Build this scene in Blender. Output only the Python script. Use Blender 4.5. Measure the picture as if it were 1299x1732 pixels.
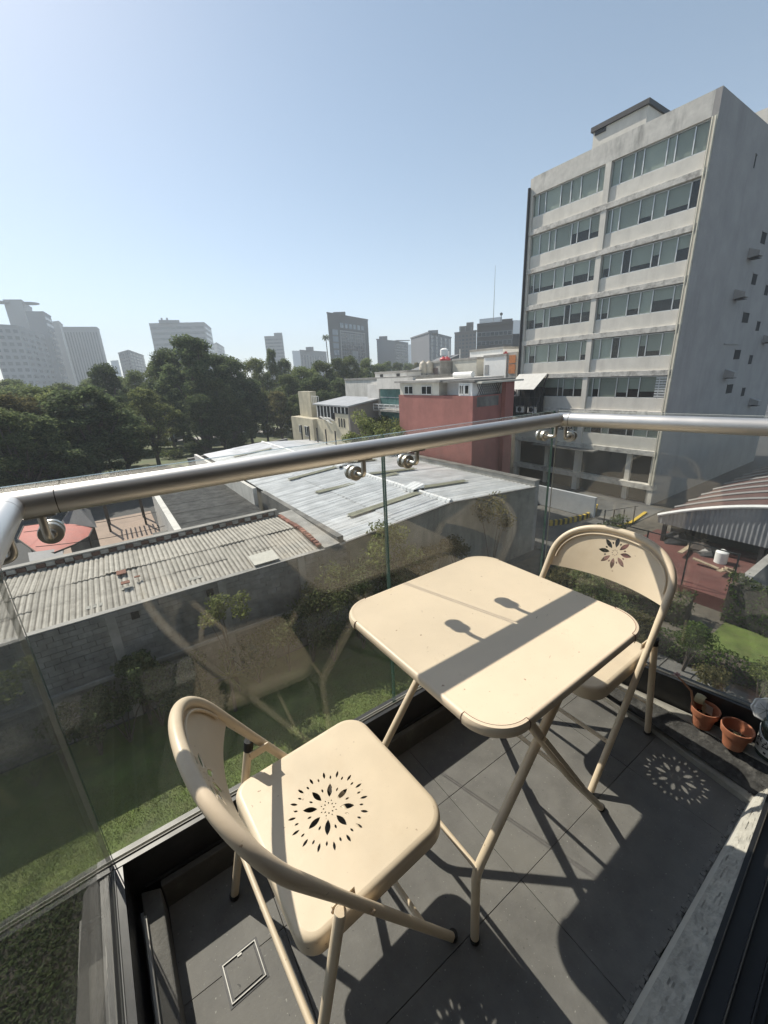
import bpy, bmesh, math, random
import numpy as np
from mathutils import Vector, Matrix
random.seed(7)
rng = np.random.default_rng(7)
S = bpy.context.scene
for o in list(bpy.data.objects):
    bpy.data.objects.remove(o)
COL = S.collection

# ------------------------------------------------------------------ camera
H = 1.30                                   # eye height over the balcony floor (z = 0)
F_PX, PITCH, ROLL, YAW = 683.496, 0.3248986, -0.0466803, 0.9861349
fw = np.array([math.cos(YAW)*math.cos(PITCH), math.sin(YAW)*math.cos(PITCH), -math.sin(PITCH)])
_r = np.array([math.sin(YAW), -math.cos(YAW), 0.0]); _u = np.cross(_r, fw)
RT = math.cos(ROLL)*_r + math.sin(ROLL)*_u
UP = -math.sin(ROLL)*_r + math.cos(ROLL)*_u
EYE = np.array([0, 0, H])
cd = bpy.data.cameras.new('camera'); cam = bpy.data.objects.new('camera', cd); COL.objects.link(cam)
cd.sensor_fit = 'VERTICAL'; cd.sensor_height = 24; cd.sensor_width = 18
cd.lens = F_PX/1732*24; cd.clip_start = 0.02; cd.clip_end = 6000
m = Matrix.Identity(4)
for i in range(3):
    m[i][0] = RT[i]; m[i][1] = UP[i]; m[i][2] = -fw[i]; m[i][3] = EYE[i]
cam.matrix_world = m
S.camera = cam

def ray(px, py):
    return fw + RT*(px-649.5)/F_PX - UP*(py-866)/F_PX
def az(px, py, z):
    d = ray(px, py); return EYE + d*(z-H)/d[2]
def ay(px, py, y):
    d = ray(px, py); return EYE + d*y/d[1]
def ax(px, py, x):
    d = ray(px, py); return EYE + d*x/d[0]
def ad(px, py, dist):                       # at a horizontal distance
    d = ray(px, py); return EYE + d*dist/math.hypot(d[0], d[1])

# ------------------------------------------------------------------ light
SUNV = Vector((-0.246, 0.90, 1.0)).normalized()
W = bpy.data.worlds.new('World'); S.world = W; W.use_nodes = True
nt = W.node_tree; bg = nt.nodes['Background']
sky = nt.nodes.new('ShaderNodeTexSky'); sky.sky_type = 'NISHITA'; sky.sun_disc = False
sky.sun_elevation = math.asin(SUNV.z); sky.sun_rotation = math.atan2(SUNV.x, SUNV.y)
sky.altitude = 2200; sky.air_density = 1.0; sky.dust_density = 4.0; sky.ozone_density = 0.6
bg.inputs['Strength'].default_value = 0.106
hs = nt.nodes.new('ShaderNodeHueSaturation'); hs.inputs['Hue'].default_value = 0.487; hs.inputs['Saturation'].default_value = 0.93; hs.inputs['Value'].default_value = 1.0
nt.links.new(sky.outputs[0], hs.inputs['Color']); nt.links.new(hs.outputs[0], bg.inputs[0])
sl = bpy.data.lights.new('sun', 'SUN'); sl.energy = 5.0; sl.angle = math.radians(0.5); sl.color = (1, 0.925, 0.81)
so = bpy.data.objects.new('sun', sl); COL.objects.link(so)
so.rotation_euler = (-SUNV).to_track_quat('-Z', 'Y').to_euler(); so.location = (0, 20, 60)
S.view_settings.view_transform = 'Standard'; S.view_settings.look = 'None'
S.view_settings.gamma = 1; S.view_settings.use_curve_mapping = False
S.view_settings.exposure = 0.58
S.render.engine = 'CYCLES'
S.cycles.use_denoising = True
S.cycles.max_bounces = 10; S.cycles.transparent_max_bounces = 24
S.cycles.volume_bounces = 1
S.cycles.sample_clamp_indirect = 6

# ------------------------------------------------------------------ materials
MATS = {}
def mat(name, col, rough=0.6, metal=0.0, var=0.12, scale=3.0, bump=0.0, bscale=60.0, spec=0.5,
        stain=None, stain_amt=0.0, stain_scale=1.0, zstretch=1.0, coord='pos', tint=None, island=0.0, det=4.0, thr=(0.45, 0.7), speck=None):
    """principled material: colour broken up by noise, optional stains, relief, per-piece variation"""
    if name in MATS: return MATS[name]
    M = bpy.data.materials.new(name); M.use_nodes = True; MATS[name] = M
    t = M.node_tree; N = t.nodes; L = t.links
    p = N['Principled BSDF']
    p.inputs['Roughness'].default_value = rough; p.inputs['Metallic'].default_value = metal
    p.inputs['Specular IOR Level'].default_value = spec
    if coord == 'pos':
        g = N.new('ShaderNodeNewGeometry'); src = g.outputs['Position']
    else:
        g = N.new('ShaderNodeTexCoord'); src = g.outputs['Object']
    n1 = N.new('ShaderNodeTexNoise'); n1.inputs['Scale'].default_value = scale; n1.inputs['Detail'].default_value = det
    n1.inputs['Roughness'].default_value = 0.62
    L.new(src, n1.inputs['Vector'])
    r = N.new('ShaderNodeMapRange'); r.inputs['From Min'].default_value = 0.3; r.inputs['From Max'].default_value = 0.7
    r.inputs['To Min'].default_value = 1-var; r.inputs['To Max'].default_value = 1+var
    L.new(n1.outputs['Fac'], r.inputs['Value'])
    mx = N.new('ShaderNodeMix'); mx.data_type = 'RGBA'; mx.blend_type = 'MULTIPLY'; mx.inputs[0].default_value = 1
    mx.inputs[6].default_value = (*col, 1)
    L.new(r.outputs[0], mx.inputs[7])
    out = mx.outputs[2]
    if island > 0:
        gi = N.new('ShaderNodeNewGeometry'); oi = N.new('ShaderNodeObjectInfo')
        ad_ = N.new('ShaderNodeMath'); ad_.operation = 'ADD'
        L.new(gi.outputs['Random Per Island'], ad_.inputs[0]); L.new(oi.outputs['Random'], ad_.inputs[1])
        fr = N.new('ShaderNodeMath'); fr.operation = 'FRACT'; L.new(ad_.outputs[0], fr.inputs[0])
        r3 = N.new('ShaderNodeMapRange'); r3.inputs['To Min'].default_value = 1-island; r3.inputs['To Max'].default_value = 1+island
        L.new(fr.outputs[0], r3.inputs['Value'])
        m3 = N.new('ShaderNodeMix'); m3.data_type = 'RGBA'; m3.blend_type = 'MULTIPLY'; m3.inputs[0].default_value = 1
        L.new(out, m3.inputs[6]); L.new(r3.outputs[0], m3.inputs[7]); out = m3.outputs[2]
        if tint:
            m4 = N.new('ShaderNodeMix'); m4.data_type = 'RGBA'; m4.inputs[7].default_value = (*tint, 1)
            pw = N.new('ShaderNodeMath'); pw.operation = 'POWER'; pw.inputs[1].default_value = 3
            L.new(fr.outputs[0], pw.inputs[0]); L.new(pw.outputs[0], m4.inputs[0]); L.new(out, m4.inputs[6]); out = m4.outputs[2]
    if stain_amt > 0:
        mp = N.new('ShaderNodeMapping'); mp.inputs['Scale'].default_value = (1, 1, 1/zstretch)
        L.new(src, mp.inputs['Vector'])
        n2 = N.new('ShaderNodeTexNoise'); n2.inputs['Scale'].default_value = stain_scale; n2.inputs['Detail'].default_value = 6
        n2.inputs['Roughness'].default_value = 0.68
        L.new(mp.outputs[0], n2.inputs['Vector'])
        r2 = N.new('ShaderNodeMapRange'); r2.inputs['From Min'].default_value = thr[0]; r2.inputs['From Max'].default_value = thr[1]
        r2.inputs['To Min'].default_value = 0; r2.inputs['To Max'].default_value = stain_amt
        L.new(n2.outputs['Fac'], r2.inputs['Value'])
        m2 = N.new('ShaderNodeMix'); m2.data_type = 'RGBA'; m2.inputs[7].default_value = (*stain, 1)
        L.new(r2.outputs[0], m2.inputs[0]); L.new(out, m2.inputs[6]); out = m2.outputs[2]
    if speck:
        for (sc_, ss_, lo_, hi_, am_) in speck:
            n5 = N.new('ShaderNodeTexNoise'); n5.inputs['Scale'].default_value = ss_; n5.inputs['Detail'].default_value = 3
            L.new(src, n5.inputs['Vector'])
            r5 = N.new('ShaderNodeMapRange'); r5.inputs['From Min'].default_value = lo_; r5.inputs['From Max'].default_value = hi_; r5.inputs['To Max'].default_value = am_
            L.new(n5.outputs['Fac'], r5.inputs['Value'])
            m5 = N.new('ShaderNodeMix'); m5.data_type = 'RGBA'; m5.inputs[7].default_value = (*sc_, 1)
            L.new(r5.outputs[0], m5.inputs[0]); L.new(out, m5.inputs[6]); out = m5.outputs[2]
    L.new(out, p.inputs['Base Color'])
    rr = N.new('ShaderNodeMapRange'); rr.inputs['To Min'].default_value = max(0.02, rough-0.12*min(1, rough*2)); rr.inputs['To Max'].default_value = min(1, rough+0.1)
    L.new(n1.outputs['Fac'], rr.inputs['Value']); L.new(rr.outputs[0], p.inputs['Roughness'])
    if bump > 0:
        n3 = N.new('ShaderNodeTexNoise'); n3.inputs['Scale'].default_value = bscale; n3.inputs['Detail'].default_value = 5
        L.new(src, n3.inputs['Vector'])
        b = N.new('ShaderNodeBump'); b.inputs['Strength'].default_value = bump; b.inputs['Distance'].default_value = 0.3/bscale
        L.new(n3.outputs['Fac'], b.inputs['Height']); L.new(b.outputs[0], p.inputs['Normal'])
    return M

def glass_mat(name, tint=(0.93, 0.97, 0.95), refl=0.04, dust=0.03, rough=0.0):
    """thin pane: clear transmission, Schlick reflection, a film of dust"""
    M = bpy.data.materials.new(name); M.use_nodes = True; MATS[name] = M
    t = M.node_tree; N = t.nodes; L = t.links
    N.remove(N['Principled BSDF']); out = N['Material Output']
    g = N.new('ShaderNodeNewGeometry')
    dot = N.new('ShaderNodeVectorMath'); dot.operation = 'DOT_PRODUCT'
    L.new(g.outputs['Incoming'], dot.inputs[0]); L.new(g.outputs['Normal'], dot.inputs[1])
    ab = N.new('ShaderNodeMath'); ab.operation = 'ABSOLUTE'; L.new(dot.outputs['Value'], ab.inputs[0])
    om = N.new('ShaderNodeMath'); om.operation = 'SUBTRACT'; om.inputs[0].default_value = 1; L.new(ab.outputs[0], om.inputs[1])
    pw = N.new('ShaderNodeMath'); pw.operation = 'POWER'; pw.inputs[1].default_value = 5; L.new(om.outputs[0], pw.inputs[0])
    ma = N.new('ShaderNodeMath'); ma.operation = 'MULTIPLY_ADD'; ma.inputs[1].default_value = 1-refl; ma.inputs[2].default_value = refl
    L.new(pw.outputs[0], ma.inputs[0])
    tr = N.new('ShaderNodeBsdfTransparent'); tr.inputs[0].default_value = (*tint, 1)
    gl = N.new('ShaderNodeBsdfGlossy'); gl.inputs['Roughness'].default_value = rough
    mx = N.new('ShaderNodeMixShader'); L.new(ma.outputs[0], mx.inputs[0]); L.new(tr.outputs[0], mx.inputs[1]); L.new(gl.outputs[0], mx.inputs[2])
    df = N.new('ShaderNodeBsdfDiffuse'); df.inputs[0].default_value = (0.6, 0.58, 0.53, 1)
    mp = N.new('ShaderNodeMapping'); mp.inputs['Scale'].default_value = (1, 1, 0.35); L.new(g.outputs['Position'], mp.inputs['Vector'])
    n = N.new('ShaderNodeTexNoise'); n.inputs['Scale'].default_value = 7; n.inputs['Detail'].default_value = 8; n.inputs['Roughness'].default_value = 0.7
    L.new(mp.outputs[0], n.inputs['Vector'])
    n2 = N.new('ShaderNodeTexNoise'); n2.inputs['Scale'].default_value = 260; n2.inputs['Detail'].default_value = 2
    L.new(g.outputs['Position'], n2.inputs['Vector'])
    sp = N.new('ShaderNodeMapRange'); sp.inputs['From Min'].default_value = 0.66; sp.inputs['From Max'].default_value = 0.78; sp.inputs['To Max'].default_value = dust*2.2
    L.new(n2.outputs['Fac'], sp.inputs['Value'])
    r = N.new('ShaderNodeMapRange'); r.inputs['From Min'].default_value = 0.35; r.inputs['From Max'].default_value = 0.75; r.inputs['To Min'].default_value = dust*0.25; r.inputs['To Max'].default_value = dust*1.6
    L.new(n.outputs['Fac'], r.inputs['Value'])
    sm = N.new('ShaderNodeMath'); sm.operation = 'ADD'; L.new(r.outputs[0], sm.inputs[0]); L.new(sp.outputs[0], sm.inputs[1])
    m2 = N.new('ShaderNodeMixShader'); L.new(sm.outputs[0], m2.inputs[0]); L.new(mx.outputs[0], m2.inputs[1]); L.new(df.outputs[0], m2.inputs[2])
    L.new(m2.outputs[0], out.inputs['Surface'])
    return M

def leaf_mat(name, col, tint, trans=0.55):
    M = mat(name, col, 0.75, var=0.35, scale=0.6, island=0.5, tint=tint, spec=0.08)
    t = M.node_tree; N = t.nodes; L = t.links
    p = N['Principled BSDF']; out = N['Material Output']
    src0 = p.inputs['Base Color'].links[0].from_socket
    oi2 = N.new('ShaderNodeObjectInfo'); r9 = N.new('ShaderNodeMapRange'); r9.inputs['To Min'].default_value = .78; r9.inputs['To Max'].default_value = 1.35
    L.new(oi2.outputs['Random'], r9.inputs['Value']); m9 = N.new('ShaderNodeMix'); m9.data_type = 'RGBA'; m9.blend_type = 'MULTIPLY'; m9.inputs[0].default_value = 1
    L.new(src0, m9.inputs[6]); L.new(r9.outputs[0], m9.inputs[7]); src = m9.outputs[2]; L.new(src, p.inputs['Base Color'])
    tl = N.new('ShaderNodeBsdfTranslucent'); L.new(src, tl.inputs[0])
    mx = N.new('ShaderNodeMixShader'); mx.inputs[0].default_value = trans
    L.new(p.outputs[0], mx.inputs[1]); L.new(tl.outputs[0], mx.inputs[2]); L.new(mx.outputs[0], out.inputs['Surface'])
    return M

# ------------------------------------------------------------------ mesh building
class MB:
    def __init__(s): s.v = []; s.f = []
    def add(s, vs, fs):
        o = len(s.v); s.v += [tuple(float(c) for c in p) for p in vs]; s.f += [tuple(o+i for i in f) for f in fs]; return s
    def quad(s, a, b, c, d): return s.add([a, b, c, d], [(0, 1, 2, 3)])
    def box(s, x0, x1, y0, y1, z0, z1):
        x0, x1 = min(x0, x1), max(x0, x1); y0, y1 = min(y0, y1), max(y0, y1); z0, z1 = min(z0, z1), max(z0, z1)
        return s.add([(x0,y0,z0),(x1,y0,z0),(x1,y1,z0),(x0,y1,z0),(x0,y0,z1),(x1,y0,z1),(x1,y1,z1),(x0,y1,z1)],
                     [(0,3,2,1),(4,5,6,7),(0,1,5,4),(1,2,6,5),(2,3,7,6),(3,0,4,7)])
    def obox(s, c, a, b, d):                # centre and three half axes
        c, a, b, d = (np.array(q, float) for q in (c, a, b, d))
        if np.dot(np.cross(a, b), d) < 0: a = -a
        vs = [c-a-b-d, c+a-b-d, c+a+b-d, c-a+b-d, c-a-b+d, c+a-b+d, c+a+b+d, c-a+b+d]
        return s.add(vs, [(0,3,2,1),(4,5,6,7),(0,1,5,4),(1,2,6,5),(2,3,7,6),(3,0,4,7)])
    def beam(s, p, q, w, h, up=(0, 0, 1)):
        p, q = np.array(p, float), np.array(q, float); d = (q-p)/2; n = d/np.linalg.norm(d)
        sx = np.cross(n, np.array(up, float)); sx /= np.linalg.norm(sx); sz = np.cross(sx, n)
        return s.obox((p+q)/2, d, sx*w/2, sz*h/2)
    def prism(s, poly, z0, z1):
        n = len(poly)
        ar = sum(poly[i][0]*poly[(i+1) % n][1]-poly[(i+1) % n][0]*poly[i][1] for i in range(n))
        zz0 = z0 if hasattr(z0, '__len__') else [z0]*n; zz1 = z1 if hasattr(z1, '__len__') else [z1]*n
        if ar < 0: poly = poly[::-1]; zz0 = zz0[::-1]; zz1 = zz1[::-1]
        vs = [(p[0], p[1], zz0[i]) for i, p in enumerate(poly)] + [(p[0], p[1], zz1[i]) for i, p in enumerate(poly)]
        return s.add(vs, [tuple(range(n-1, -1, -1)), tuple(range(n, 2*n))] + [(i, (i+1) % n, n+(i+1) % n, n+i) for i in range(n)])
    def tube(s, pts, r, n=12, caps=True, closed=False):
        pts = [np.array(p, float) for p in pts]; m_ = len(pts)
        rs = r if hasattr(r, '__len__') else [r]*m_
        T = []
        for i in range(m_):
            a = pts[i-1] if (i > 0 or closed) else pts[i]; b = pts[(i+1) % m_] if (i < m_-1 or closed) else pts[i]
            t1 = pts[i]-a; t2 = b-pts[i]
            l1, l2 = np.linalg.norm(t1), np.linalg.norm(t2)
            t = (t1/l1 if l1 > 0 else 0) + (t2/l2 if l2 > 0 else 0); T.append(t/np.linalg.norm(t))
        ref = np.array([0, 0, 1.0]) if abs(T[0][2]) < 0.9 else np.array([1.0, 0, 0])
        x = np.cross(T[0], ref); x /= np.linalg.norm(x)
        vs = []
        for i in range(m_):
            x = x - T[i]*np.dot(x, T[i]); x /= np.linalg.norm(x); y = np.cross(T[i], x)
            k = 1.0
            if 0 < i < m_-1:
                t1 = pts[i]-pts[i-1]; t1 /= np.linalg.norm(t1); k = 1/max(0.5, abs(np.dot(t1, T[i])))
            for j in range(n):
                a = 2*math.pi*j/n
                d = (x*math.cos(a)+y*math.sin(a))*rs[i]
                if k > 1.001:                # keep the bore round through a mitre
                    t2 = pts[i+1]-pts[i]; t2 /= np.linalg.norm(t2); bi = t2-t1
                    if np.linalg.norm(bi) > 1e-6:
                        bi /= np.linalg.norm(bi); d = d + bi*np.dot(d, bi)*(k-1)
                vs.append(pts[i]+d)
        fs = [(i*n+j, i*n+(j+1) % n, (i+1)*n+(j+1) % n, (i+1)*n+j) for i in range(m_-1) for j in range(n)]
        if closed: fs += [((m_-1)*n+j, (m_-1)*n+(j+1) % n, (j+1) % n, j) for j in range(n)]
        elif caps: fs += [tuple(range(n-1, -1, -1)), tuple((m_-1)*n+j for j in range(n))]
        return s.add(vs, fs)
    def lathe(s, prof, c=(0, 0, 0), n=24, axis=None):
        c = np.array(c, float)
        if axis is None: X, Y, Z = np.eye(3)
        else:
            Z = np.array(axis, float)/np.linalg.norm(axis); ref = np.array([0, 0, 1.0]) if abs(Z[2]) < .9 else np.array([1.0, 0, 0])
            X = np.cross(ref, Z); X /= np.linalg.norm(X); Y = np.cross(Z, X)
        vs = [c+X*r*math.cos(2*math.pi*j/n)+Y*r*math.sin(2*math.pi*j/n)+Z*z for r, z in prof for j in range(n)]
        k = len(prof)
        fs = [(i*n+j, i*n+(j+1) % n, (i+1)*n+(j+1) % n, (i+1)*n+j) for i in range(k-1) for j in range(n)]
        fs += [tuple(range(n-1, -1, -1)), tuple((k-1)*n+j for j in range(n))]
        return s.add(vs, fs)
    def mesh(s, name, M, off=(0, 0, 0), smooth=False):
        me = bpy.data.meshes.new(name)
        v = np.array(s.v, float) - np.array(off, float)
        me.from_pydata(v.tolist(), [], s.f)
        if M: me.materials.append(M)
        if smooth:
            me.polygons.foreach_set('use_smooth', [True]*len(me.polygons)); me.set_sharp_from_angle(angle=math.radians(38))
        me.update(); return me
    def build(s, name, M, parent=None, smooth=False, kind=None, local=False, bevel=0):
        off = (0, 0, 0)
        if parent is not None and not local:
            q = parent
            while q.parent: q = q.parent
            off = tuple(q.location)
        return link(name, s.mesh(name, M, off, smooth), parent, kind, bevel)

def link(name, me, parent=None, kind=None, bevel=0):
    o = bpy.data.objects.new(name, me); COL.objects.link(o)
    if parent is not None: o.parent = parent
    if kind: o['kind'] = kind
    if bevel:
        b = o.modifiers.new('bevel', 'BEVEL'); b.width = bevel; b.segments = 2; b.limit_method = 'ANGLE'
    return o
def tag(o, label, cat, group=None, kind=None):
    o['label'] = label; o['category'] = cat
    if group: o['group'] = group
    if kind: o['kind'] = kind
    return o
def thing(name, label, cat, loc=(0, 0, 0), rz=0, group=None):
    o = bpy.data.objects.new(name, None); COL.objects.link(o); o.empty_display_size = 0.1
    o.location = tuple(float(c) for c in loc); o.rotation_euler = (0, 0, rz)
    return tag(o, label, cat, group)
def struct(o): o['kind'] = 'structure'; return o
def copy_tree(o, parent=None):
    c = o.copy(); COL.objects.link(c); c.parent = parent
    for ch in [q for q in KIDS(o)]: copy_tree(ch, c)
    return c
def KIDS(o): return [q for q in bpy.data.objects if q.parent == o]
G0 = -10.1                                   # street and garden level below the balcony floor

# ================================================================== setting: ground, haze
m_asph = mat('asphalt', (0.055, 0.055, 0.057), 0.85, var=0.25, scale=0.5, bump=0.2, bscale=25)
m_grass = mat('lawn_blades', (0.125, 0.155, 0.022), 0.7, var=0.3, scale=6, island=0.35, tint=(0.15, 0.16, 0.035))
m_lawn = mat('lawn', (0.085, 0.12, 0.024), 0.85, var=0.35, scale=1.3, bump=0.8, bscale=60, stain=(0.11, 0.11, 0.04), stain_amt=0.6, stain_scale=2.5)
m_parkgrass = mat('park_grass', (0.065, 0.09, 0.028), 0.85, var=0.35, scale=0.35, stain=(0.12, 0.09, 0.05), stain_amt=0.7, stain_scale=0.25)
m_conc = mat('concrete', (0.30, 0.29, 0.27), 0.8, var=0.2, scale=1.2, bump=0.3, bscale=30, stain=(0.12, 0.115, 0.105), stain_amt=0.6, stain_scale=1.1)
m_concdark = mat('weathered_concrete', (0.17, 0.165, 0.155), 0.85, var=0.3, scale=1.0, bump=0.4, bscale=20, stain=(0.05, 0.05, 0.047), stain_amt=0.8, stain_scale=0.9, zstretch=3)
struct(MB().quad((-3000,-3000,G0),(3000,-3000,G0),(3000,3000,G0),(-3000,3000,G0)).build('ground', m_asph))
struct(MB().box(-12, 13.5, 1.5, 14.9, G0+.004, G0+.03).build('garden_lawn', m_lawn))
struct(MB().box(-90, 60, 52, 135, G0+.004, G0+.05).build('park_lawn', m_parkgrass))
struct(MB().box(-90, 60, 96, 101, G0+.054, G0+.06).build('park_path', m_conc))
# grass blades on the near lawn: one mesh of short tufts
def tufts(n, x0, x1, y0, y1, z, h, w):
    P = np.stack([rng.uniform(x0, x1, n), rng.uniform(y0, y1, n), np.full(n, z)], 1)
    k_ = np.sin(P[:, 0]*1.3+.7*np.sin(P[:, 1]*2.1))+np.sin(P[:, 1]*1.9+1.1*np.sin(P[:, 0]*.8))+rng.normal(0, .55, n) > -1.0
    P = P[k_]; n = len(P)
    a = rng.uniform(0, 2*np.pi, n); dx = np.stack([np.cos(a), np.sin(a), 0*a], 1)*w
    tip = P + np.stack([rng.normal(0, .35, n)*h, rng.normal(0, .35, n)*h, h*rng.uniform(.6, 1.2, n)], 1)
    v = np.concatenate([P-dx, P+dx, tip], 1).reshape(-1, 3)
    me = bpy.data.meshes.new('grass'); me.vertices.add(3*n); me.loops.add(3*n); me.polygons.add(n)
    me.vertices.foreach_set('co', v.ravel()); me.loops.foreach_set('vertex_index', np.arange(3*n))
    me.polygons.foreach_set('loop_start', np.arange(0, 3*n, 3)); me.polygons.foreach_set('loop_total', np.full(n, 3)); me.update()
    return me
me = tufts(230000, -6, 12, 7.0, 13.0, G0+.028, .045, .006); me.materials.append(m_grass)
tag(link('grass', me), 'short green grass on the lawn under the long glass railing', 'grass', kind='stuff')

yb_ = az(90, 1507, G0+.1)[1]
struct(MB().box(-12, 13.4, 1.45, yb_, G0+.034, G0+.06).build('added_dark_bed', mat('added_bed_dark', (.04, .035, .026), .95, var=.4, scale=4)))  # dark bed added over the lawn to dim its lower left part
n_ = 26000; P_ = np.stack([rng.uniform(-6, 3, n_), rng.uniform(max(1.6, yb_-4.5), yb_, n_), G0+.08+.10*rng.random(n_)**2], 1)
HAZE_ON = True
if HAZE_ON:
    hz = MB().box(-1700, 1700, -400, 1900, G0-1.2, 185).build('haze', None); hz['kind'] = 'stuff'
    tag(hz, 'pale blue city haze in the air', 'haze', kind='stuff')
    HM = bpy.data.materials.new('haze'); HM.use_nodes = True; t = HM.node_tree; t.nodes.clear()
    ou = t.nodes.new('ShaderNodeOutputMaterial'); vp = t.nodes.new('ShaderNodeVolumePrincipled')
    vp.inputs['Color'].default_value = (0.86, 0.94, 1.0, 1); vp.inputs['Density'].default_value = 0.0007; vp.inputs['Anisotropy'].default_value = 0.0
    t.links.new(vp.outputs[0], ou.inputs['Volume']); hz.data.materials.append(HM); hz.visible_shadow = True

# ================================================================== neighbour's block wall along the lawn
m_block = mat('concrete_block', (0.22, 0.215, 0.205), 0.9, var=0.25, scale=2.2, bump=0.5, bscale=25, island=0.12, stain=(0.09, 0.088, 0.08), stain_amt=0.75, stain_scale=0.8, zstretch=4)
m_mortar = mat('mortar', (0.155, 0.15, 0.142), 0.9, var=0.2, scale=3, bump=0.4, bscale=30)
m_render = mat('stained_render', (0.24, 0.23, 0.20), 0.88, var=0.22, scale=1.2, bump=0.3, bscale=18, stain=(0.10, 0.096, 0.085), stain_amt=0.85, stain_scale=0.9, zstretch=5)
WY = 15.0; WT = -5.78
wall = thing('block_wall', 'tall grey concrete block wall between the lawn and the corrugated roofs', 'wall', (0, WY, G0))
MB().box(-9, 7.95, WY+.02, WY+.2, G0, WT).build('wall', m_mortar, wall)
MB().box(7.952, 21.4, WY, WY+.2, G0, WT-.05).build('render_panel', m_render, wall)
MB().box(-9, 7.94, WY-.02, WY+.22, WT, WT+.035).build('coping', m_conc, wall)
bw, bh = .40, .20
bmesh_ = MB().box(-.193, .193, -.06, .03, -.094, .094).mesh('block', m_block)
rows = 13; rest = MB(); nb = 0
for r in range(18):
    z = WT-.11-r*bh
    for k in range(-22, 20):
        x = k*bw + (bw/2 if r % 2 else 0)
        if x > 7.7: continue
        jx, jy = rng.normal(0, .004), rng.normal(0, .007)
        if r < rows and -1.9 < x < 7.7 and nb < 300:
            o = link('block', bmesh_, wall); o.location = (x+jx, .022+jy, z-G0); nb += 1
        else:
            rest.box(x-.193+jx, x+.193+jx, WY-.038+jy, WY+.03, z-.094, z+.094)
rest.build('block_rows', m_block, wall, kind='stuff')
for x in (-1.25, 2.35, 5.6):                # tie columns
    MB().box(x-.14, x+.14, WY-.052, WY+.01, G0, WT-.02).build('tie_column', m_conc, wall)
MB().box(-9, 7.9, WY-.16, WY-.06, -8.15, -8.03).build('plinth_ledge', m_conc, wall)
for x in (-.55, 1.9): MB().box(x-.12, x+.12, WY-.07, WY, -6.25, -5.98).build('drain_hole', mat('void', (.01, .01, .011), .9, var=.1), wall)

# ================================================================== corrugated fibre cement roof (left)
def groove_tone(M, axis, x0, pitch, col, amt, width):
    """darker tone along the troughs of corrugated sheets, broken up by noise"""
    t = M.node_tree; N = t.nodes; L = t.links; p = N['Principled BSDF']; src = p.inputs['Base Color'].links[0].from_socket
    g = N.new('ShaderNodeNewGeometry'); sx = N.new('ShaderNodeSeparateXYZ'); L.new(g.outputs['Position'], sx.inputs[0])
    a = N.new('ShaderNodeMath'); a.operation = 'MULTIPLY_ADD'; a.inputs[1].default_value = 2*math.pi/pitch; a.inputs[2].default_value = -2*math.pi*x0/pitch
    L.new(sx.outputs[axis], a.inputs[0]); c = N.new('ShaderNodeMath'); c.operation = 'SINE'; L.new(a.outputs[0], c.inputs[0])
    n = N.new('ShaderNodeTexNoise'); n.inputs['Scale'].default_value = 1.7; n.inputs['Detail'].default_value = 5; L.new(g.outputs['Position'], n.inputs['Vector'])
    ad_ = N.new('ShaderNodeMath'); ad_.operation = 'MULTIPLY_ADD'; ad_.inputs[1].default_value = 1.3; ad_.inputs[2].default_value = -.65; L.new(n.outputs['Fac'], ad_.inputs[0])
    sm = N.new('ShaderNodeMath'); sm.operation = 'SUBTRACT'; L.new(c.outputs[0], sm.inputs[0]); L.new(ad_.outputs[0], sm.inputs[1])
    r = N.new('ShaderNodeMapRange'); r.inputs['From Min'].default_value = width; r.inputs['From Max'].default_value = -1.0; r.inputs['To Min'].default_value = 0; r.inputs['To Max'].default_value = amt
    L.new(sm.outputs[0], r.inputs['Value']); m = N.new('ShaderNodeMix'); m.data_type = 'RGBA'; m.inputs[7].default_value = (*col, 1)
    L.new(r.outputs[0], m.inputs[0]); L.new(src, m.inputs[6]); L.new(m.outputs[2], p.inputs['Base Color'])
def corr(P0, U, V, lu, lv, pitch, amp, thick_n, nu=3, jit=0.0):
    """ribs run along U, waves across V"""
    U = np.array(U, float); U /= np.linalg.norm(U); V = np.array(V, float); V /= np.linalg.norm(V); Nn = np.array(thick_n, float)
    n = max(4, int(lv/pitch*4)); mb = MB(); vs = []
    for i in range(nu+1):
        for j in range(n+1):
            b = lv*j/n
            vs.append(np.array(P0)+U*lu*i/nu+V*b+Nn*amp*math.sin(2*math.pi*b/pitch))
    fs = [(i*(n+1)+j, i*(n+1)+j+1, (i+1)*(n+1)+j+1, (i+1)*(n+1)+j) for i in range(nu) for j in range(n)]
    return mb.add(vs, fs)
m_fibre = mat('fibre_cement', (0.40, 0.375, 0.33), 0.85, var=0.14, scale=3.5, bump=0.25, bscale=40, stain=(0.17, 0.155, 0.13), stain_amt=0.6, stain_scale=2.6, island=0.07, thr=(.5, .72))
groove_tone(m_fibre, 0, -7.6, .177, (.10, .09, .075), .85, -.25)
r1 = thing('corrugated_roof', 'pale beige corrugated fibre cement roof beyond the block wall, with a brick parapet', 'roof', (0, 17.6, -5.7))
XL, XR = -7.6, 6.55
def r1sheet(x0, x1, y0, z0, y1, z1, lift):
    d = np.array([0, y1-y0, z1-z0]); n = np.cross((1, 0, 0), d); n /= np.linalg.norm(n)
    j = rng.normal(0, .008)
    return corr((x0, y0, z0+lift+j), d, (1, 0, 0), np.linalg.norm(d), x1-x0, .177, .022, n)
k = 0; x = XL
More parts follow.
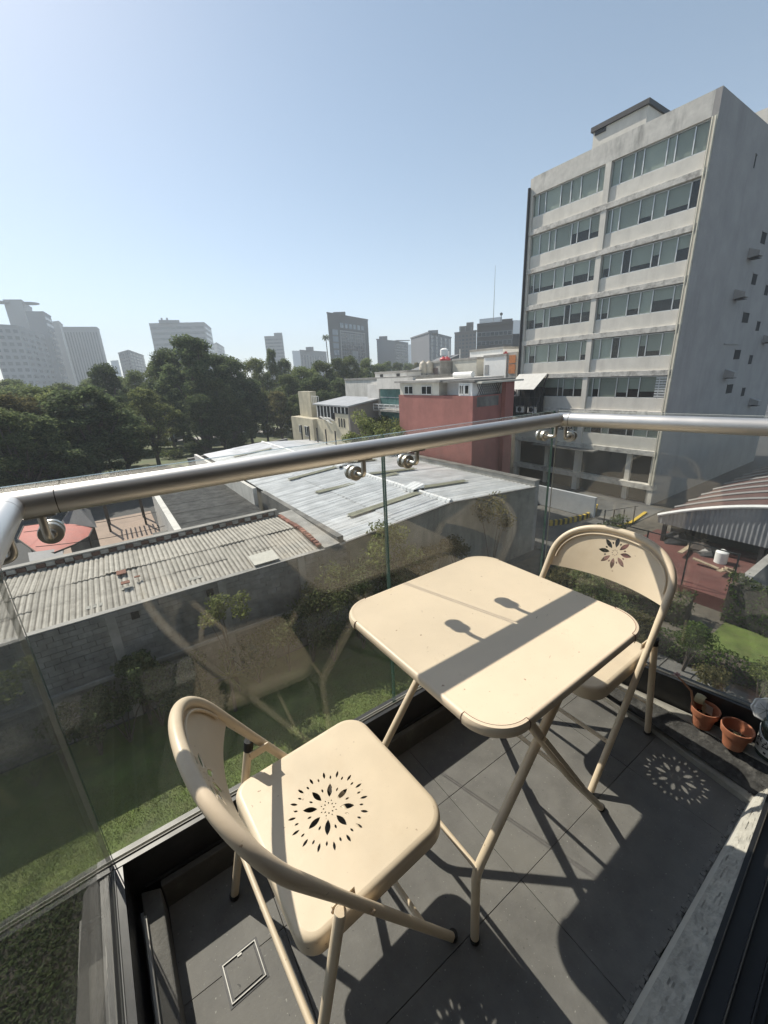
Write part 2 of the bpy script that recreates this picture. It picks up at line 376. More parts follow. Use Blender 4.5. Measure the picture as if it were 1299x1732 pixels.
while x < XR-.02:
    x1 = min(x+1.062, XR)
    for (ya, za, yb, zb, lf) in ((15.1, -5.80, 16.75, -5.63, .0), (16.55, -5.65, 17.9, -5.50, .010), (17.75, -5.49, 20.2, -5.56, .018)):
        r1sheet(x, x1+.02, ya, za, yb, zb, lf).build('roof_sheet', m_fibre, r1, smooth=True)
    x = x1
MB().box(XL, XR, 15.3, 20.2, G0, -5.9).build('wall', m_render, r1)
# flat hatch sheet and patches
MB().obox(((az(446,943,-5.6))), (.52, .0, 0), (0, .42, .05), (0, 0, .015)).build('roof_hatch', mat('hatch_sheet', (.52,.50,.44), .7, var=.1), r1)
m_rust = mat('rust_patch', (0.17, 0.07, 0.045), .85, var=.4, scale=9)
for q, w, d in (((205, 968), .16, .2), ((212, 985), .14, .12), ((232, 975), .1, .05)):
    c = az(*q, -5.45); MB().obox(c, (w, 0, 0), (0, d, .0), (0, 0, .014)).build('rust_patch', m_rust, r1)
m_patch = mat('cement_patch', (0.32, 0.31, 0.28), .9, var=.3, scale=8)
for q, w in (((160, 1022), .28), ((216, 994), .2), ((330, 975), .25)):
    c = az(*q, -5.66); c[2] = -5.80+(c[1]-15.1)*.103+.012; MB().obox(c, (w, 0, 0), (0, .1, .0103), (0, 0, .006)).build('cement_patch', m_patch, r1)
# brick lattice parapet along the far edge and the right verge
m_brick = mat('dark_brick', (0.10, 0.055, 0.045), .9, var=.35, scale=5, island=.3)
m_lblock = mat('pale_parapet_block', (0.33, 0.32, 0.30), .9, var=.25, scale=4, island=.15)
MB().box(XL, 6.5, 20.33, 20.55, -6.0, -5.28).build('parapet', m_concdark, r1)
MB().box(XL, 6.6, 20.28, 20.6, -5.278, -5.22).build('parapet_coping', m_conc, r1)
bme = MB().box(-.145, .145, -.06, .05, -.085, .085).mesh('brick', m_brick); lme = MB().box(-.145, .145, -.05, .05, -.085, .085).mesh('pale_block', m_lblock)
k = 0; x = XL+.2
while x < 6.4:
    for rr in range(2):
        lt = (k+rr) % 2 == 0
        o = link('pale_block' if lt else 'brick', lme if lt else bme, r1)
        o.location = (x, 20.30-17.6+(.0 if lt else -.02), -5.38-.19*rr+5.7)
    k += 1; x += .31
m_redbrick = mat('red_brick', (0.20, 0.085, 0.06), .9, var=.35, scale=5, island=.3)
bme2 = MB().box(-.1, .1, -.12, .12, -.05, .05).mesh('brick', m_redbrick)
for i in range(19):
    y = 15.35+i*.26; o = link('brick', bme2, r1); zz = -5.62+.03*math.sin(i*.4) - (.0 if y < 18 else .0) + (.22*(y-15.3)/2.5 if y < 17.8 else .22-.06*(y-17.8))
    o.location = (6.62+rng.normal(0, .01), y-17.6, zz+5.7)
MB().prism([(6.74, 15.0), (7.5, 15.0), (7.5, 20.6), (6.74, 20.6)], -6.4, [-5.68, -5.66, -5.5, -5.52]).build('verge_strip', m_conc, r1)

# ================================================================== big metal shed roof
m_metal = mat('galvanised_sheet', (0.74, 0.745, 0.74), 0.34, metal=0.15, var=0.14, scale=2.2, island=.10, stain=(.24, .24, .23), stain_amt=.5, stain_scale=1.1)
groove_tone(m_metal, 1, 15.0, .34, (.26, .265, .265), .7, -.6)
m_trans = mat('translucent_strip', (0.29, 0.285, 0.21), 0.5, var=.2, scale=2)
r2 = thing('shed_roof', 'large pale grey metal shed roof with olive rooflight strips and two ridge vents', 'roof', (14.2, 30, -5.3))
RX0, RXR, RX1, RZE, RZR = 7.85, 14.2, 21.3, -5.68, -5.2
def shed(xa, za, xb, zb, y0, y1, lift=0, M=m_metal, nm='roof_sheet', pitch=.34, amp=.034):
    d = np.array([xb-xa, 0, zb-za]); n = np.cross(d, (0, 1, 0)); n /= np.linalg.norm(n)
    if n[2] < 0: n = -n
    return corr((xa, y0, za+lift), d, (0, 1, 0), np.linalg.norm(d), y1-y0, pitch, amp, n, nu=2).build(nm, M, r2, smooth=True)
y = 15.0; i = 0
while y < 45.5:
    w = 1.02
    xm = RX0+(RXR-RX0)*.48; zm = RZE+(RZR-RZE)*.48
    shed(RX0, RZE, xm+.1, zm, y, y+w+.03, rng.normal(0, .006)); shed(xm-.1, zm-.005, RXR, RZR, y, y+w+.03, .016+rng.normal(0, .006))
    shed(RX1, RZE, RXR, RZR, y, y+w+.03, rng.normal(0, .006)); y += w; i += 1
def strip(x0, x1, y, w=.62):
    f = lambda x: RZR-(RZR-RZE)*(abs(x-RXR)/((RXR-RX0) if x < RXR else (RX1-RXR)))
    shed(x0, f(x0), x1, f(x1), y, y+w, .115, m_trans, 'rooflight_strip')
for a in ((10.0, 16.3, 22.4), (10.0, 14.1, 27.0), (14.4, 18.3, 28.2), (9.4, 14.0, 17.2), (14.5, 18.6, 18.0), (14.5, 18.5, 23.2), (9.6, 13.6, 34), (14.4, 18.4, 36), (9.6, 13.4, 40)): strip(*a)
MB().tube([(RXR, 15, RZR+.02), (RXR, 45.6, RZR+.02)], .16, 8).build('ridge_cap', m_metal, r2, smooth=True)
for yv in (18.2, 27.2):
    v = MB().prism([(RXR-.42, yv-.5), (RXR+.42, yv-.5), (RXR+.42, yv+.5), (RXR-.42, yv+.5)], RZR+.02, [RZR+.22, RZR+.42, RZR+.42, RZR+.22]).build('ridge_vent', m_metal, r2)
    MB().box(RXR-.36, RXR+.40, yv-.51, yv-.5, RZR+.05, RZR+.2).build('vent_opening', MATS['void'], r2)
MB().box(RX0+.1, RX1-.1, 15.3, 45.5, G0, RZE-.1).build('wall', m_render, r2)
MB().prism([(RX0-.02, 14.97), (RXR, 14.97), (RXR, 15.18), (RX0-.02, 15.18)], WT-.4, [RZE-.02, RZR-.03, RZR-.03, RZE-.02]).build('gable', m_render, r2)
MB().prism([(RXR+.003, 14.97), (RX1, 14.97), (RX1, 15.18), (RXR+.003, 15.18)], WT-.4, [RZR-.03, RZE-.02, RZE-.02, RZR-.03]).build('gable', m_render, r2)
MB().beam((RX0-.1, 14.93, RZE+.0), (RXR, 14.93, RZR+.02), .12, .06).build('verge_flashing', m_concdark, r2)
MB().beam((RXR, 14.93, RZR+.02), (RX1, 14.93, RZE+.0), .12, .06).build('verge_flashing', m_concdark, r2)
MB().box(21.3, 21.75, 15.02, 45.5, G0, -5.35).build('side_parapet', m_conc, r2)
MB().box(21.25, 21.8, 15.0, 45.5, -5.35, -5.3).build('gutter', m_concdark, r2)
w1 = MB().prism([(7.5, 15.22), (7.8, 15.22), (7.8, 25.9), (7.5, 25.9)], -7.6, [-5.45, -5.45, -5.55, -5.55]).build('parapet_wall', m_concdark, None)
tag(w1, 'stained grey parapet wall along the left edge of the metal shed roof', 'wall')
w2 = MB().prism([(7.0, 25.9), (7.25, 25.9), (7.25, 46), (7.0, 46)], -8.2, [-5.25, -5.25, -5.6, -5.6]).build('parapet_wall', mat('white_wall', (.62, .60, .56), .8, var=.12, scale=1, stain=(.3, .29, .27), stain_amt=.5, stain_scale=.8, zstretch=3), None)
tag(w2, 'white plastered wall beside the dark corrugated roof', 'wall')
m_woodrail = mat('dark_timber', (.045, .035, .03), .8, var=.3, scale=2)
for a, b in (((310, 762), (420, 744)), ((330, 772), (430, 742)), ((370, 762), (470, 742))):
    pass
far = MB().beam((6.4, 46.6, -6.4), (17.5, 46.6, -5.6), .5, .7).build('parapet_wall', m_concdark, None)
tag(far, 'dark low parapet at the far end of the metal shed roof, next to the park trees', 'wall')

# dark corrugated roof and the courtyard behind the parapet
m_dark_fibre = mat('dark_fibre_cement', (0.17, 0.165, 0.155), .85, var=.35, scale=1.2, stain=(.06, .058, .055), stain_amt=.8, stain_scale=2, zstretch=1)
groove_tone(m_dark_fibre, 1, 21.2, .18, (.035, .034, .032), .8, -.1)
r3 = thing('corrugated_roof', 'dark grey weathered corrugated roof beyond the brick parapet', 'roof', (4.6, 29, -6.6))
for i in range(12):
    ya = 21.2+i*1.26
    corr((2.25, ya, -6.25+.016*(i % 2)-.02*i), (1, 0, -.02), (0, 1, -.015), 4.75, 1.26, .18, .03, (0, 0, 1), nu=2).build('roof_sheet', m_dark_fibre, r3, smooth=True)
MB().box(2.2, 7.0, 21.0, 36, G0, -6.75).build('wall', m_concdark, r3)
kw = MB().prism([(1.85, 20.7), (2.2, 20.7), (2.2, 36), (1.85, 36)], G0, [-6.0, -6.0, -6.4, -6.4]).build('boundary_wall', MATS['white_wall'])
tag(kw, 'narrow white topped wall left of the dark corrugated roof', 'wall')
m_pave = mat('pink_paving', (0.36, 0.27, 0.215), .85, var=.12, scale=2, stain=(.2, .15, .12), stain_amt=.5, stain_scale=.7)
struct(MB().box(-4.5, 1.8, 20.7, 43, G0+.005, G0+.2).build('courtyard_paving', m_pave))
for i in range(7):
    pass
pg = thing('pergola', 'dark slatted pergola at the far side of the pink courtyard', 'pergola', (-.2, 40, G0+.2))
for i in range(9): MB().box(-1.6+i*.33, -1.52+i*.33, 38.6, 41.4, -6.75, -6.6).build('slat', m_woodrail, pg)
for px_, py_ in ((-1.5, 38.8), (1.1, 38.8), (-1.5, 41.2), (1.1, 41.2)): MB().box(px_-.08, px_+.08, py_-.08, py_+.08, G0+.2, -6.75).build('post', m_woodrail, pg)
cb = MB().box(1.0, 2.1, 27.4, 27.9, -8.6, -7.4).build('planter_wall', m_concdark); tag(cb, 'low grey planter wall at the near edge of the pink courtyard', 'planter')
# red awning, hipped roof with skylight
m_tarp = mat('red_fabric', (0.40, 0.115, 0.09), .7, var=.12, scale=2, bump=.2, bscale=4)
tp = thing('fabric_canopy', 'round red fabric canopy below the corner bracket of the handrail', 'canopy', (-4.0, 30, -7))
c = az(100, 908, -7.0); mb = MB(); ring = [az(*q, -7.1) for q in ((62, 935), (30, 912), (40, 890), (92, 883), (135, 884), (158, 892), (150, 908), (125, 922), (92, 935))]
vs = [c+np.array([0, 0, .45])]+ring; mb.add(vs, [(0, i+1, (i+1) % 9+1) for i in range(9)]); mb.build('fabric', m_tarp, tp, smooth=True)
MB().tube([ (p[0], p[1], p[2]) for p in ring], .05, 6, closed=True).build('edge_rope', m_woodrail, tp)
for p in ring[::2]: MB().tube([p, (p[0], p[1], G0)], .05, 6).build('post', m_woodrail, tp)
pv = thing('pavilion', 'small grey pavilion roof with white skylight behind the red canopy', 'pavilion', (-2.9, 33, G0))
g = [az(*q, -7.0) for q in ((106, 884), (118, 866), (150, 864), (160, 890))]
MB().prism([(p[0], p[1]) for p in g], G0, -7.0).build('wall', m_concdark, pv)
cc = sum(np.array(p) for p in g)/4
mb = MB(); mb.add([p+(p-cc)*.15 for p in g]+[cc+np.array([0, 0, 1.0])], [(0, 1, 4), (1, 2, 4), (2, 3, 4), (3, 0, 4)]).build('roof', mat('slate_roof', (.10, .10, .105), .7, var=.2), pv)
MB().obox(cc+np.array([-.3, .2, .95]), (.7, .1, -.2), (-.1, .5, .1), (0, 0, .04)).build('skylight', mat('white_paint', (.72, .72, .70), .6, var=.06), pv)
gs = MB().obox(az(80, 945, -7.2), (.7, .1, -.1), (-.1, .8, .2), (0, 0, .04)); g_ = gs.build('lean_to_roof', mat('grey_sheet', (.22, .22, .23), .6, var=.15)); tag(g_, 'small grey sheet roof left under the red canopy', 'roof')

# ================================================================== white office block
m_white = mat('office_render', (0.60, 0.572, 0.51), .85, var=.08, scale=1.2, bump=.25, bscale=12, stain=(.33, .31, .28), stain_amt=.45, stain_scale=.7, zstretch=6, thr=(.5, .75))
m_ledge = mat('ledge_render', (0.52, 0.50, 0.455), .85, var=.2, scale=2.2, bump=.5, bscale=8, stain=(.17, .16, .145), stain_amt=.75, stain_scale=1.6, thr=(.5, .66))
m_top = mat('parapet_render', (0.52, 0.50, 0.455), .85, var=.15, scale=1.5, bump=.3, bscale=9, stain=(.2, .195, .18), stain_amt=.75, stain_scale=.9, zstretch=4, thr=(.5, .68))
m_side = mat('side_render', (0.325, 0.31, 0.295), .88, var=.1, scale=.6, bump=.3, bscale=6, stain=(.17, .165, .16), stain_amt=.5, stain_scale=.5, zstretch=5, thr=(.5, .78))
m_alu = mat('aluminium', (.58, .59, .58), .45, metal=.6, var=.06)
m_dkmetal = mat('dark_metal', (.02, .02, .022), .5, var=.2)
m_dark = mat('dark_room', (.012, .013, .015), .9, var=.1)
m_blind = mat('pale_blind', (.40, .42, .37), .85, var=.06, scale=1, island=.22)
m_pane = glass_mat('window_glass', (.82, .86, .83), .06, .02)
OX = 36.7
of = thing('office_building', 'tall white office block with ribbon windows and a blank grey side wall', 'building', (40, 21, G0))
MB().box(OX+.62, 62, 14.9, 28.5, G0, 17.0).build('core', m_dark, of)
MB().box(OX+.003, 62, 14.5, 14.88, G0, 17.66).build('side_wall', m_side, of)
MB().box(OX+.02, 62, 28.45, 28.75, G0, 17.6).build('side_wall', m_white, of)
MB().box(OX+.62, 62, 14.9, 28.44, 17.0, 17.2).build('roof', m_conc, of)
MB().box(OX+.01, OX+.5, 14.89, 28.44, 15.98+.27, 17.66).build('parapet', m_top, of)
for y0, y1 in ((21.28, 21.74), (28.42, 28.78), (14.52, 14.84)):
    MB().box(OX, OX+.6, y0, y1, G0, 16.24).build('pillar', m_white, of)
LT = [13.5-3.18*i for i in range(8)]
def blinds_row():
    return None
for fi, zt in enumerate(LT[:7]):
    MB().box(OX-.06, OX+.6, 14.507, 28.8, zt-.42, zt).build('ledge', m_ledge, of, bevel=.02)
    for bi, (y0, y1) in enumerate(((21.76, 28.4), (14.86, 21.26))):
        MB().box(OX+.15, OX+.5, y0, y1, zt+.002, zt+1.02).build('spandrel', m_white, of)
        zb, zz = zt+1.02, zt+2.72
        if fi == 0: zz = 16.24
        cuts = [y0]
        pat = [.9, 1.1, .55, 1.55, .62, 1.0, 1.1, .7, .9, 1.2] if (fi+bi) % 2 else [.6, 1.45, .9, .95, 1.5, .7, .8, 1.3, .6, .9]
        for p in pat:
            if cuts[-1]+p < y1-.35: cuts.append(cuts[-1]+p)
        cuts.append(y1)
        fr = MB()
        for c in cuts: fr.box(OX+.2, OX+.27, max(y0, c-.035), min(y1, c+.035), zb, zz)
        fr.box(OX+.2, OX+.268, y0, y1, zb+.002, zb+.06); fr.box(OX+.2, OX+.266, y0, y1, zz-.06, zz-.002)
        fo = fr.build('window', m_alu, of)
        down = .55 if fi in (0,) else (.0)
        for c0, c1 in zip(cuts[:-1], cuts[1:]):
            MB().quad((OX+.235, c1, zb), (OX+.235, c0, zb), (OX+.235, c0, zz), (OX+.235, c1, zz)).build('pane', m_pane, fo)
            t_ = rng.random()
            zl = zb if (fi == 0 or t_ < .36) else zb+(zz-zb)*rng.choice([.3, .42, .5, .25])
            if fi >= 6 and t_ > .5: continue
            if t_ > .90 and fi: continue
            bl = MB().box(OX+.33+.02*rng.random(), OX+.36, c0+.02, c1-.02, zl, zz).build('blind', m_blind, fo)
        if fi == 5 and bi == 1:
            for j in range(8): MB().box(OX+.19, OX+.23, y0, y0+.85, zb+.1+j*.2, zb+.22+j*.2).build('louvre', m_alu, fo)
# ground floors: dark openings, columns, projecting slab
MB().box(OX-.06, OX+.6, 14.48, 28.8, LT[7]-.1, LT[7]+.35).build('ledge', m_ledge, of)
MB().box(OX-.9, OX, 19.5, 26, -6.1, -6.0).build('entrance_canopy', m_concdark, of)
for y in (14.9, 16.9, 21.5, 25): MB().box(OX+.3, OX+.6, y-.2, y+.2, G0, -5.9).build('column', m_white, of)
# downpipes
MB().tube([(OX-.12, 28.75, 16.9), (OX-.12, 28.75, -3)], .13, 8).build('downpipe', m_dkmetal, of, smooth=True)
MB().tube([(OX-.1, 14.75, 16.2), (OX-.1, 14.75, -8.4)], .055, 8).build('downpipe', mat('yellowed_pipe', (.55, .52, .42), .6, var=.1), of, smooth=True)
MB().tube([(OX-.1, 14.56, 16.2), (OX-.1, 14.56, -8.4)], .05, 8).build('downpipe', MATS['yellowed_pipe'], of, smooth=True)
# side wall vents and small openings
SY = 14.5
for x, z in ((47.2, 9.5), (45.95, 6.4), (55.7, 3.06), (47.5, .11), (56.0, -2.95)):
    hd = MB().prism([(x-.5, SY-.75), (x+.5, SY-.75), (x+.5, SY-.002), (x-.5, SY-.002)], [z-.25, z-.25, z-.35, z-.35], [z+.1, z+.1, z+.4, z+.4]).build('vent_hood', m_side, of)
    MB().box(x-.42, x+.42, SY-.7, SY-.1, z-.42, z-.36).build('vent_grille', m_dkmetal, hd)
for x, z, w in ((49.4, 10.9, .55), (49.35, 7.8, .55), (53.1, 7.2, .5), (49.3, 4.77, .75), (53.0, 4.17, .45), (49.2, 1.7, .75), (53.05, 1.2, .45), (49.15, -1.3, .75), (53.05, -1.8, .45), (49.1, -4.6, .7), (52.9, -5.1, .45), (44.2, 15.2, .1)):
    a = MB(); a.box(x-w, x+w, SY-.012, SY-.002, z-.4, z+.4); vo = a.build('wall_opening', m_dark, of)
    MB().box(x-w-.08, x+w+.08, SY-.06, SY-.003, z+.402, z+.47).build('lintel', m_side, vo)
MB().box(45.5, 49, SY-.09, SY-.003, 2.55, 2.66).build('drip_ledge', m_side, of)
# penthouse
MB().box(40, 46, 20.75, 25.1, 17.2, 20.25).build('penthouse', m_white, of)
MB().box(39.8, 46.3, 20.6, 25.25, 20.252, 20.6).build('penthouse_roof', m_dkmetal, of)
MB().box(39.9, 39.99, 24.0, 24.9, 19.95, 20.2).build('penthouse_vent', m_dkmetal, of)
MB().box(47.6, 58, 14.9, 16.25, 17.2, 19.65).build('stair_room', m_white, of)

# awning and steel cage between the office block and the red wall
aw = thing('sheet_awning', 'sloping grey sheet awning on black brackets at the left foot of the office block', 'awning', (35.5, 27, -.5))
for i in range(5):
    y0 = 25.15+i*.66
    mb = MB(); mb.obox(((36.45+34.5)/2, y0+.33+ .1, .12), (-.975, .0, -.70), (0, .325, 0), (.01, 0, -.014)); mb.build('sheet', mat('awning_sheet', (.42, .42, .40), .6, var=.12, scale=2), aw)
for y in (25.2, 28.6): MB().beam((36.5, y, .75), (34.9, y, -2.4), .1, .1, (0, 1, 0)).build('bracket', m_dkmetal, aw)
cg = thing('steel_cage', 'black steel mesh cage with air conditioners under the awning', 'cage', (36, 27.5, -2.8))
for i in range(8): MB().box(35.4, 35.46, 25.2+i*.55, 25.25+i*.55, -3.2, -.45).build('bar', m_dkmetal, cg)
for z in (-.5, -1.4, -2.3, -3.1): MB().box(35.41, 35.45, 25.2, 29.2, z, z+.05).build('rail', m_dkmetal, cg)
MB().box(36.0, 36.1, 25.2, 30.3, -3.4, -.4).build('back_panel', m_dark, cg)
for y, z, w_ in ((26.2, -2.9, 'low on the right'), (27.6, -2.9, 'low in the middle'), (28.4, -1.3, 'high on the left')):
    u = thing('air_conditioner', 'white air conditioner inside the black cage, '+w_, 'air conditioner', (35.75, y, z), group='air conditioners in the cage')
    MB().box(35.6, 35.95, y-.42, y+.42, z, z+.62).build('casing', MATS['white_paint'], u)
    MB().lathe([(.24, 0), (.24, .02), (.06, .03)], (35.59, y, z+.31), 14, (-1, 0, 0)).build('fan_grille', m_dkmetal, u)

# ================================================================== red house with white upper storey
m_pink = mat('red_render', (0.28, 0.115, 0.098), .88, var=.14, scale=1.0, bump=.5, bscale=10, stain=(.20, .085, .07), stain_amt=.6, stain_scale=.8, zstretch=2)
m_cream = mat('cream_panel', (.55, .53, .46), .8, var=.1, scale=1.5, stain=(.35, .34, .3), stain_amt=.4, stain_scale=.8, zstretch=4)
pk = thing('red_house', 'house with a blank red rendered wall below white rooms', 'house', (26, 25, G0))
MB().box(22, 25.9, 21.1, 30, G0, -.36).build('wall', m_pink, pk)
MB().box(22.4, 24.7, 21.085, 21.099, -1.15, -.45).build('grey_patch', m_concdark, pk)
MB().box(25.0, 25.95, 20.7, 21.08, G0, .6).build('side_wall', m_pink, pk)
MB().box(22.05, 25.85, 24.75, 29.85, -.358, .62).build('upper_room', m_cream, pk)
MB().box(22.9, 25.85, 21.6, 24.74, -.357, .58).build('upper_room', MATS['white_paint'], pk)
MB().box(22.06, 24.3, 21.25, 22.6, -.355, .56).build('upper_room', MATS['white_paint'], pk)
MB().box(21.7, 26.3, 24.3, 30.2, .64, .80).build('roof', m_conc, pk)
MB().box(21.9, 26.3, 20.9, 24.29, .6, .74).build('roof', m_concdark, pk)
MB().box(22.1, 26.6, 20.4, 20.88, .5, .62).build('roof_edge', m_cream, pk)
def window(x, y0, y1, z0, z1, parent, n=2, depth=.05):
    f = MB(); w_ = .05
    f.box(x-depth, x-.002, y0, y1, z0, z0+w_); f.box(x-depth, x-.002, y0, y1, z1-w_, z1)
    for i in range(n+1):
        yy = y0+(y1-y0)*i/n; f.box(x-depth-.004, x-.003, max(y0, yy-w_/2), min(y1, yy+w_/2), z0+.002, z1-.002)
    fo = f.build('window', MATS['white_paint'], parent)
    MB().box(x-.02, x-.004, y0+.01, y1-.01, z0+.01, z1-.01).build('backing', m_dark, fo)
    MB().quad((x-.035, y1, z0), (x-.035, y0, z0), (x-.035, y0, z1), (x-.035, y1, z1)).build('pane', m_pane, fo)
window(22.05, 28.0, 29.15, -.30, .38, pk); window(22.05, 25.6, 26.85, -.30, .38, pk)
window(22.06, 21.55, 21.95, -.25, .42, pk, 1); window(22.06, 22.1, 22.5, -.25, .42, pk, 2)
la = thing('lattice_screen', 'dark diamond lattice screen beside the white upper rooms', 'screen', (23.5, 21.2, -.36))
for i in range(10):
    MB().beam((22.5+.22*i, 21.16, -.35), (22.5+.22*i+.5, 21.16, .42), .03, .03, (0, 1, 0)).build('slat', m_dkmetal, la)
    MB().beam((22.9+.22*i, 21.13, -.35), (22.9+.22*i-.5, 21.13, .42), .03, .03, (0, 1, 0)).build('slat', m_dkmetal, la)
MB().box(21.8, 21.98, 21.0, 30.3, -5.8, -5.55).build('wall_base', m_conc, pk)

# white modern house with green glass
m_green = mat('green_glass', (.10, .19, .18), .12, var=.25, scale=1.2, spec=.8)
wh = thing('white_house', 'white modern house with green glazing left of the red house', 'house', (26, 33, G0))
MB().box(24.02, 36, 30.1, 37.5, G0, .75).build('wall', MATS['white_wall'], wh)
MB().box(23.7, 24.0, 30.1, 36.0, .05, 1.05).build('fascia', MATS['white_wall'], wh)
MB().box(23.9, 36, 36.02, 38.2, G0, .5).build('side_wall', MATS['white_wall'], wh)
for z0, z1 in ((-1.55, .03), (-3.9, -2.1)):
    for i in range(4):
        y0 = 30.3+i*1.4
        o = MB().box(23.95, 24.0, y0, y0+1.36, z0, z1).build('window', m_green, wh)
        MB().box(23.93, 23.948, y0, y0+1.36, (z0+z1)/2-.03, (z0+z1)/2+.03).build('mullion', m_alu, o)
MB().box(23.2, 23.99, 30.2, 36.2, -2.08, -1.9).build('balcony_slab', m_conc, wh)
bl_ = MB().box(23.2, 23.24, 30.2, 36.2, -1.42, -1.36); bl_.box(23.2, 23.24, 30.2, 36.2, -1.7, -1.66)
for i in range(7): bl_.box(23.2, 23.25, 30.25+i*.98, 30.3+i*.98, -1.9, -1.36)
bl_.build('balustrade', MATS['white_paint'], wh)
# old yellow house with clerestory windows
m_yel = mat('yellowed_render', (.46, .42, .31), .85, var=.15, scale=1.2, stain=(.25, .23, .19), stain_amt=.6, stain_scale=.8, zstretch=3)
m_greyr = mat('brown_grey_render', (.27, .245, .225), .88, var=.14, scale=1, stain=(.15, .14, .13), stain_amt=.5, stain_scale=.7, zstretch=3)
yh = thing('yellow_house', 'old yellow and grey house with a row of clerestory windows, under the trees', 'house', (22, 40, G0))
MB().prism([(20.4, 36.25), (24, 36.25), (24, 36.5), (20.4, 36.5)], G0, [-1.5, -1.0, -1.0, -1.5]).build('side_wall', m_greyr, yh)
MB().box(20.6, 24, 36.5, 44, G0, -1.6).build('wall', m_greyr, yh)
MB().box(20.38, 20.58, 36.5, 39.3, G0, -2.25).build('yellow_wall', m_yel, yh)
MB().box(20.38, 20.6, 39.32, 44, G0, -3.1).build('lower_wall', m_yel, yh)
MB().prism([(20.1, 35.9), (24.4, 35.9), (24.4, 44.2), (20.1, 44.2)], [-1.5, -.95, -.95, -1.5], [-1.36, -.8, -.8, -1.36]).build('roof', mat('grey_roof_sheet', (.30, .31, .32), .55, var=.15, scale=1), yh)
for i in range(9):
    y0 = 36.6+i*.82
    o = MB().box(20.52, 20.59, y0, y0+.66, -2.2 if y0 < 39.2 else -2.9, -1.62).build('window', m_dark, yh)
    MB().box(20.48, 20.515, y0+.66, y0+.8, -2.9 if y0 > 39.2 else -2.22, -1.6).build('mullion', MATS['white_paint'], o)
for i, y in enumerate((40.0, 40.9, 41.9, 40.4)):
    MB().obox((20.2, y, -2.9-.3*(i == 3)), (.25, 0, -.2), (0, .35, 0), (.01, 0, .015)).build('open_shutter', MATS['white_paint'], yh)
for i in range(3): MB().box(20.33, 20.378, 37.3+i*.55, 37.5+i*.55, -3.6, -2.7).build('slot_window', m_dark, yh)
MB().box(20.9, 21.7, 46.4, 49.9, G0, -.1).build('stair_tower', m_yel, yh)
MB().box(19.9, 21.5, 44.1, 50.6, G0, -3.1).build('annexe', m_yel, yh)
window(19.9, 45.5, 46.6, -5.2, -4.0, yh); window(19.9, 47.5, 48.3, -5.0, -4.0, yh)
for i in range(5): MB().box(19.5, 19.62, 38.0+i*2.2, 38.12+i*2.2, G0, -3.9).build('post', m_dkmetal, yh)
rl = MB()
for i in range(5): rl.box(20.9, 20.94, 44.2+i*.45, 44.24+i*.45, -1.4, -.6)
rl.box(20.9, 20.94, 44.2, 46.05, -.62, -.58); rl.build('roof_railing', MATS['white_paint'], yh)

# ================================================================== roofs further back, tanks
def simple_house(label, x0, x1, y0, y1, z1, M, base=G0, cat='building', name='flat_roofed_house'):
    t_ = thing(name, label, cat, ((x0+x1)/2, (y0+y1)/2, base)); MB().box(x0, x1, y0, y1, base, z1).build('wall', M, t_)
    p = MB(); p.box(x0-.1, x1+.1, y0-.1, y0+.15, z1+.002, z1+.25); p.box(x0-.1, x0+.15, y0+.152, y1, z1+.003, z1+.25); p.build('parapet', m_conc, t_); return t_
a = simple_house('white washed rooftop room with a door, next to orange brick', 40, 46, 33.3, 36.7, 2.85, MATS['white_paint'])
MB().box(39.96, 39.998, 35.9, 36.5, .9, 2.0).build('door', mat('grey_door', (.3, .3, .29), .7), a)
b = thing('brick_house', 'orange brick rooftop wall in a concrete frame beside the office block', 'building', (42, 32.6, G0))
m_orange = mat('orange_brick', (.42, .17, .07), .9, var=.25, scale=3)
MB().box(40.1, 46, 31.9, 33.2, G0, 3.2).build('wall', m_conc, b)
bm_ = MB().box(-.05, .04, -.14, .14, -.06, .06).mesh('brick', m_orange)
for r in range(16):
    for k in range(3):
        if r == 8: continue
        o = link('brick', bm_, b); o.location = (40.07-42, 32.1+k*.31+(.12 if r % 2 else 0)-32.6, .95+r*.125-G0)
c = simple_house('beige rooftop room with stained parapet left of the bare tree', 40, 45, 37.9, 42.2, 2.75, m_cream)
d_ = simple_house('rooftop room with brown metal doors beside the water tanks', 38, 44, 42.4, 45.6, 2.6, m_conc)
MB().box(37.95, 37.998, 42.9, 45.2, .9, 2.0).build('door', mat('brown_door', (.17, .13, .12), .7, var=.15), d_)
e = simple_house('low white roofs behind the white modern house', 30, 38, 38.4, 54, .9, MATS['white_wall'])
f = simple_house('pale flat roof terrace with small dark vents', 34, 37.5, 44.5, 52, 1.6, MATS['white_wall'])
for i, y in enumerate((46, 50)): MB().box(33.95, 33.998, y, y+.7, 1.0, 1.5).build('vent', m_dark, f)
g = simple_house('white wall with a round red water tank on top, next to the office block', 44, 50, 37.2, 43, 3.9, MATS['white_paint'])
def tank(label, px, py, dist, r, h, M, kind='water_tank', group=None):
    p = ad(px, py, dist); t_ = thing(kind, label, 'water tank', (p[0], p[1], p[2]-h), group=group)
    MB().lathe([(r, 0), (r*1.02, h*.2), (r*.98, h*.22), (r*1.02, h*.5), (r*.98, h*.52), (r, h*.75), (r*.7, h*.93), (r*.3, h)], (p[0], p[1], p[2]-h), 16).build('body', M, t_, smooth=True)
    MB().lathe([(r*.3, 0), (r*.3, .12), (r*.1, .14)], (p[0], p[1], p[2]-.02), 12).build('lid', M, t_)
    MB().box(p[0]-r, p[0]+r, p[1]-r, p[1]+r, p[2]-h-3, p[2]-h-.01).build('stand', m_conc, t_)
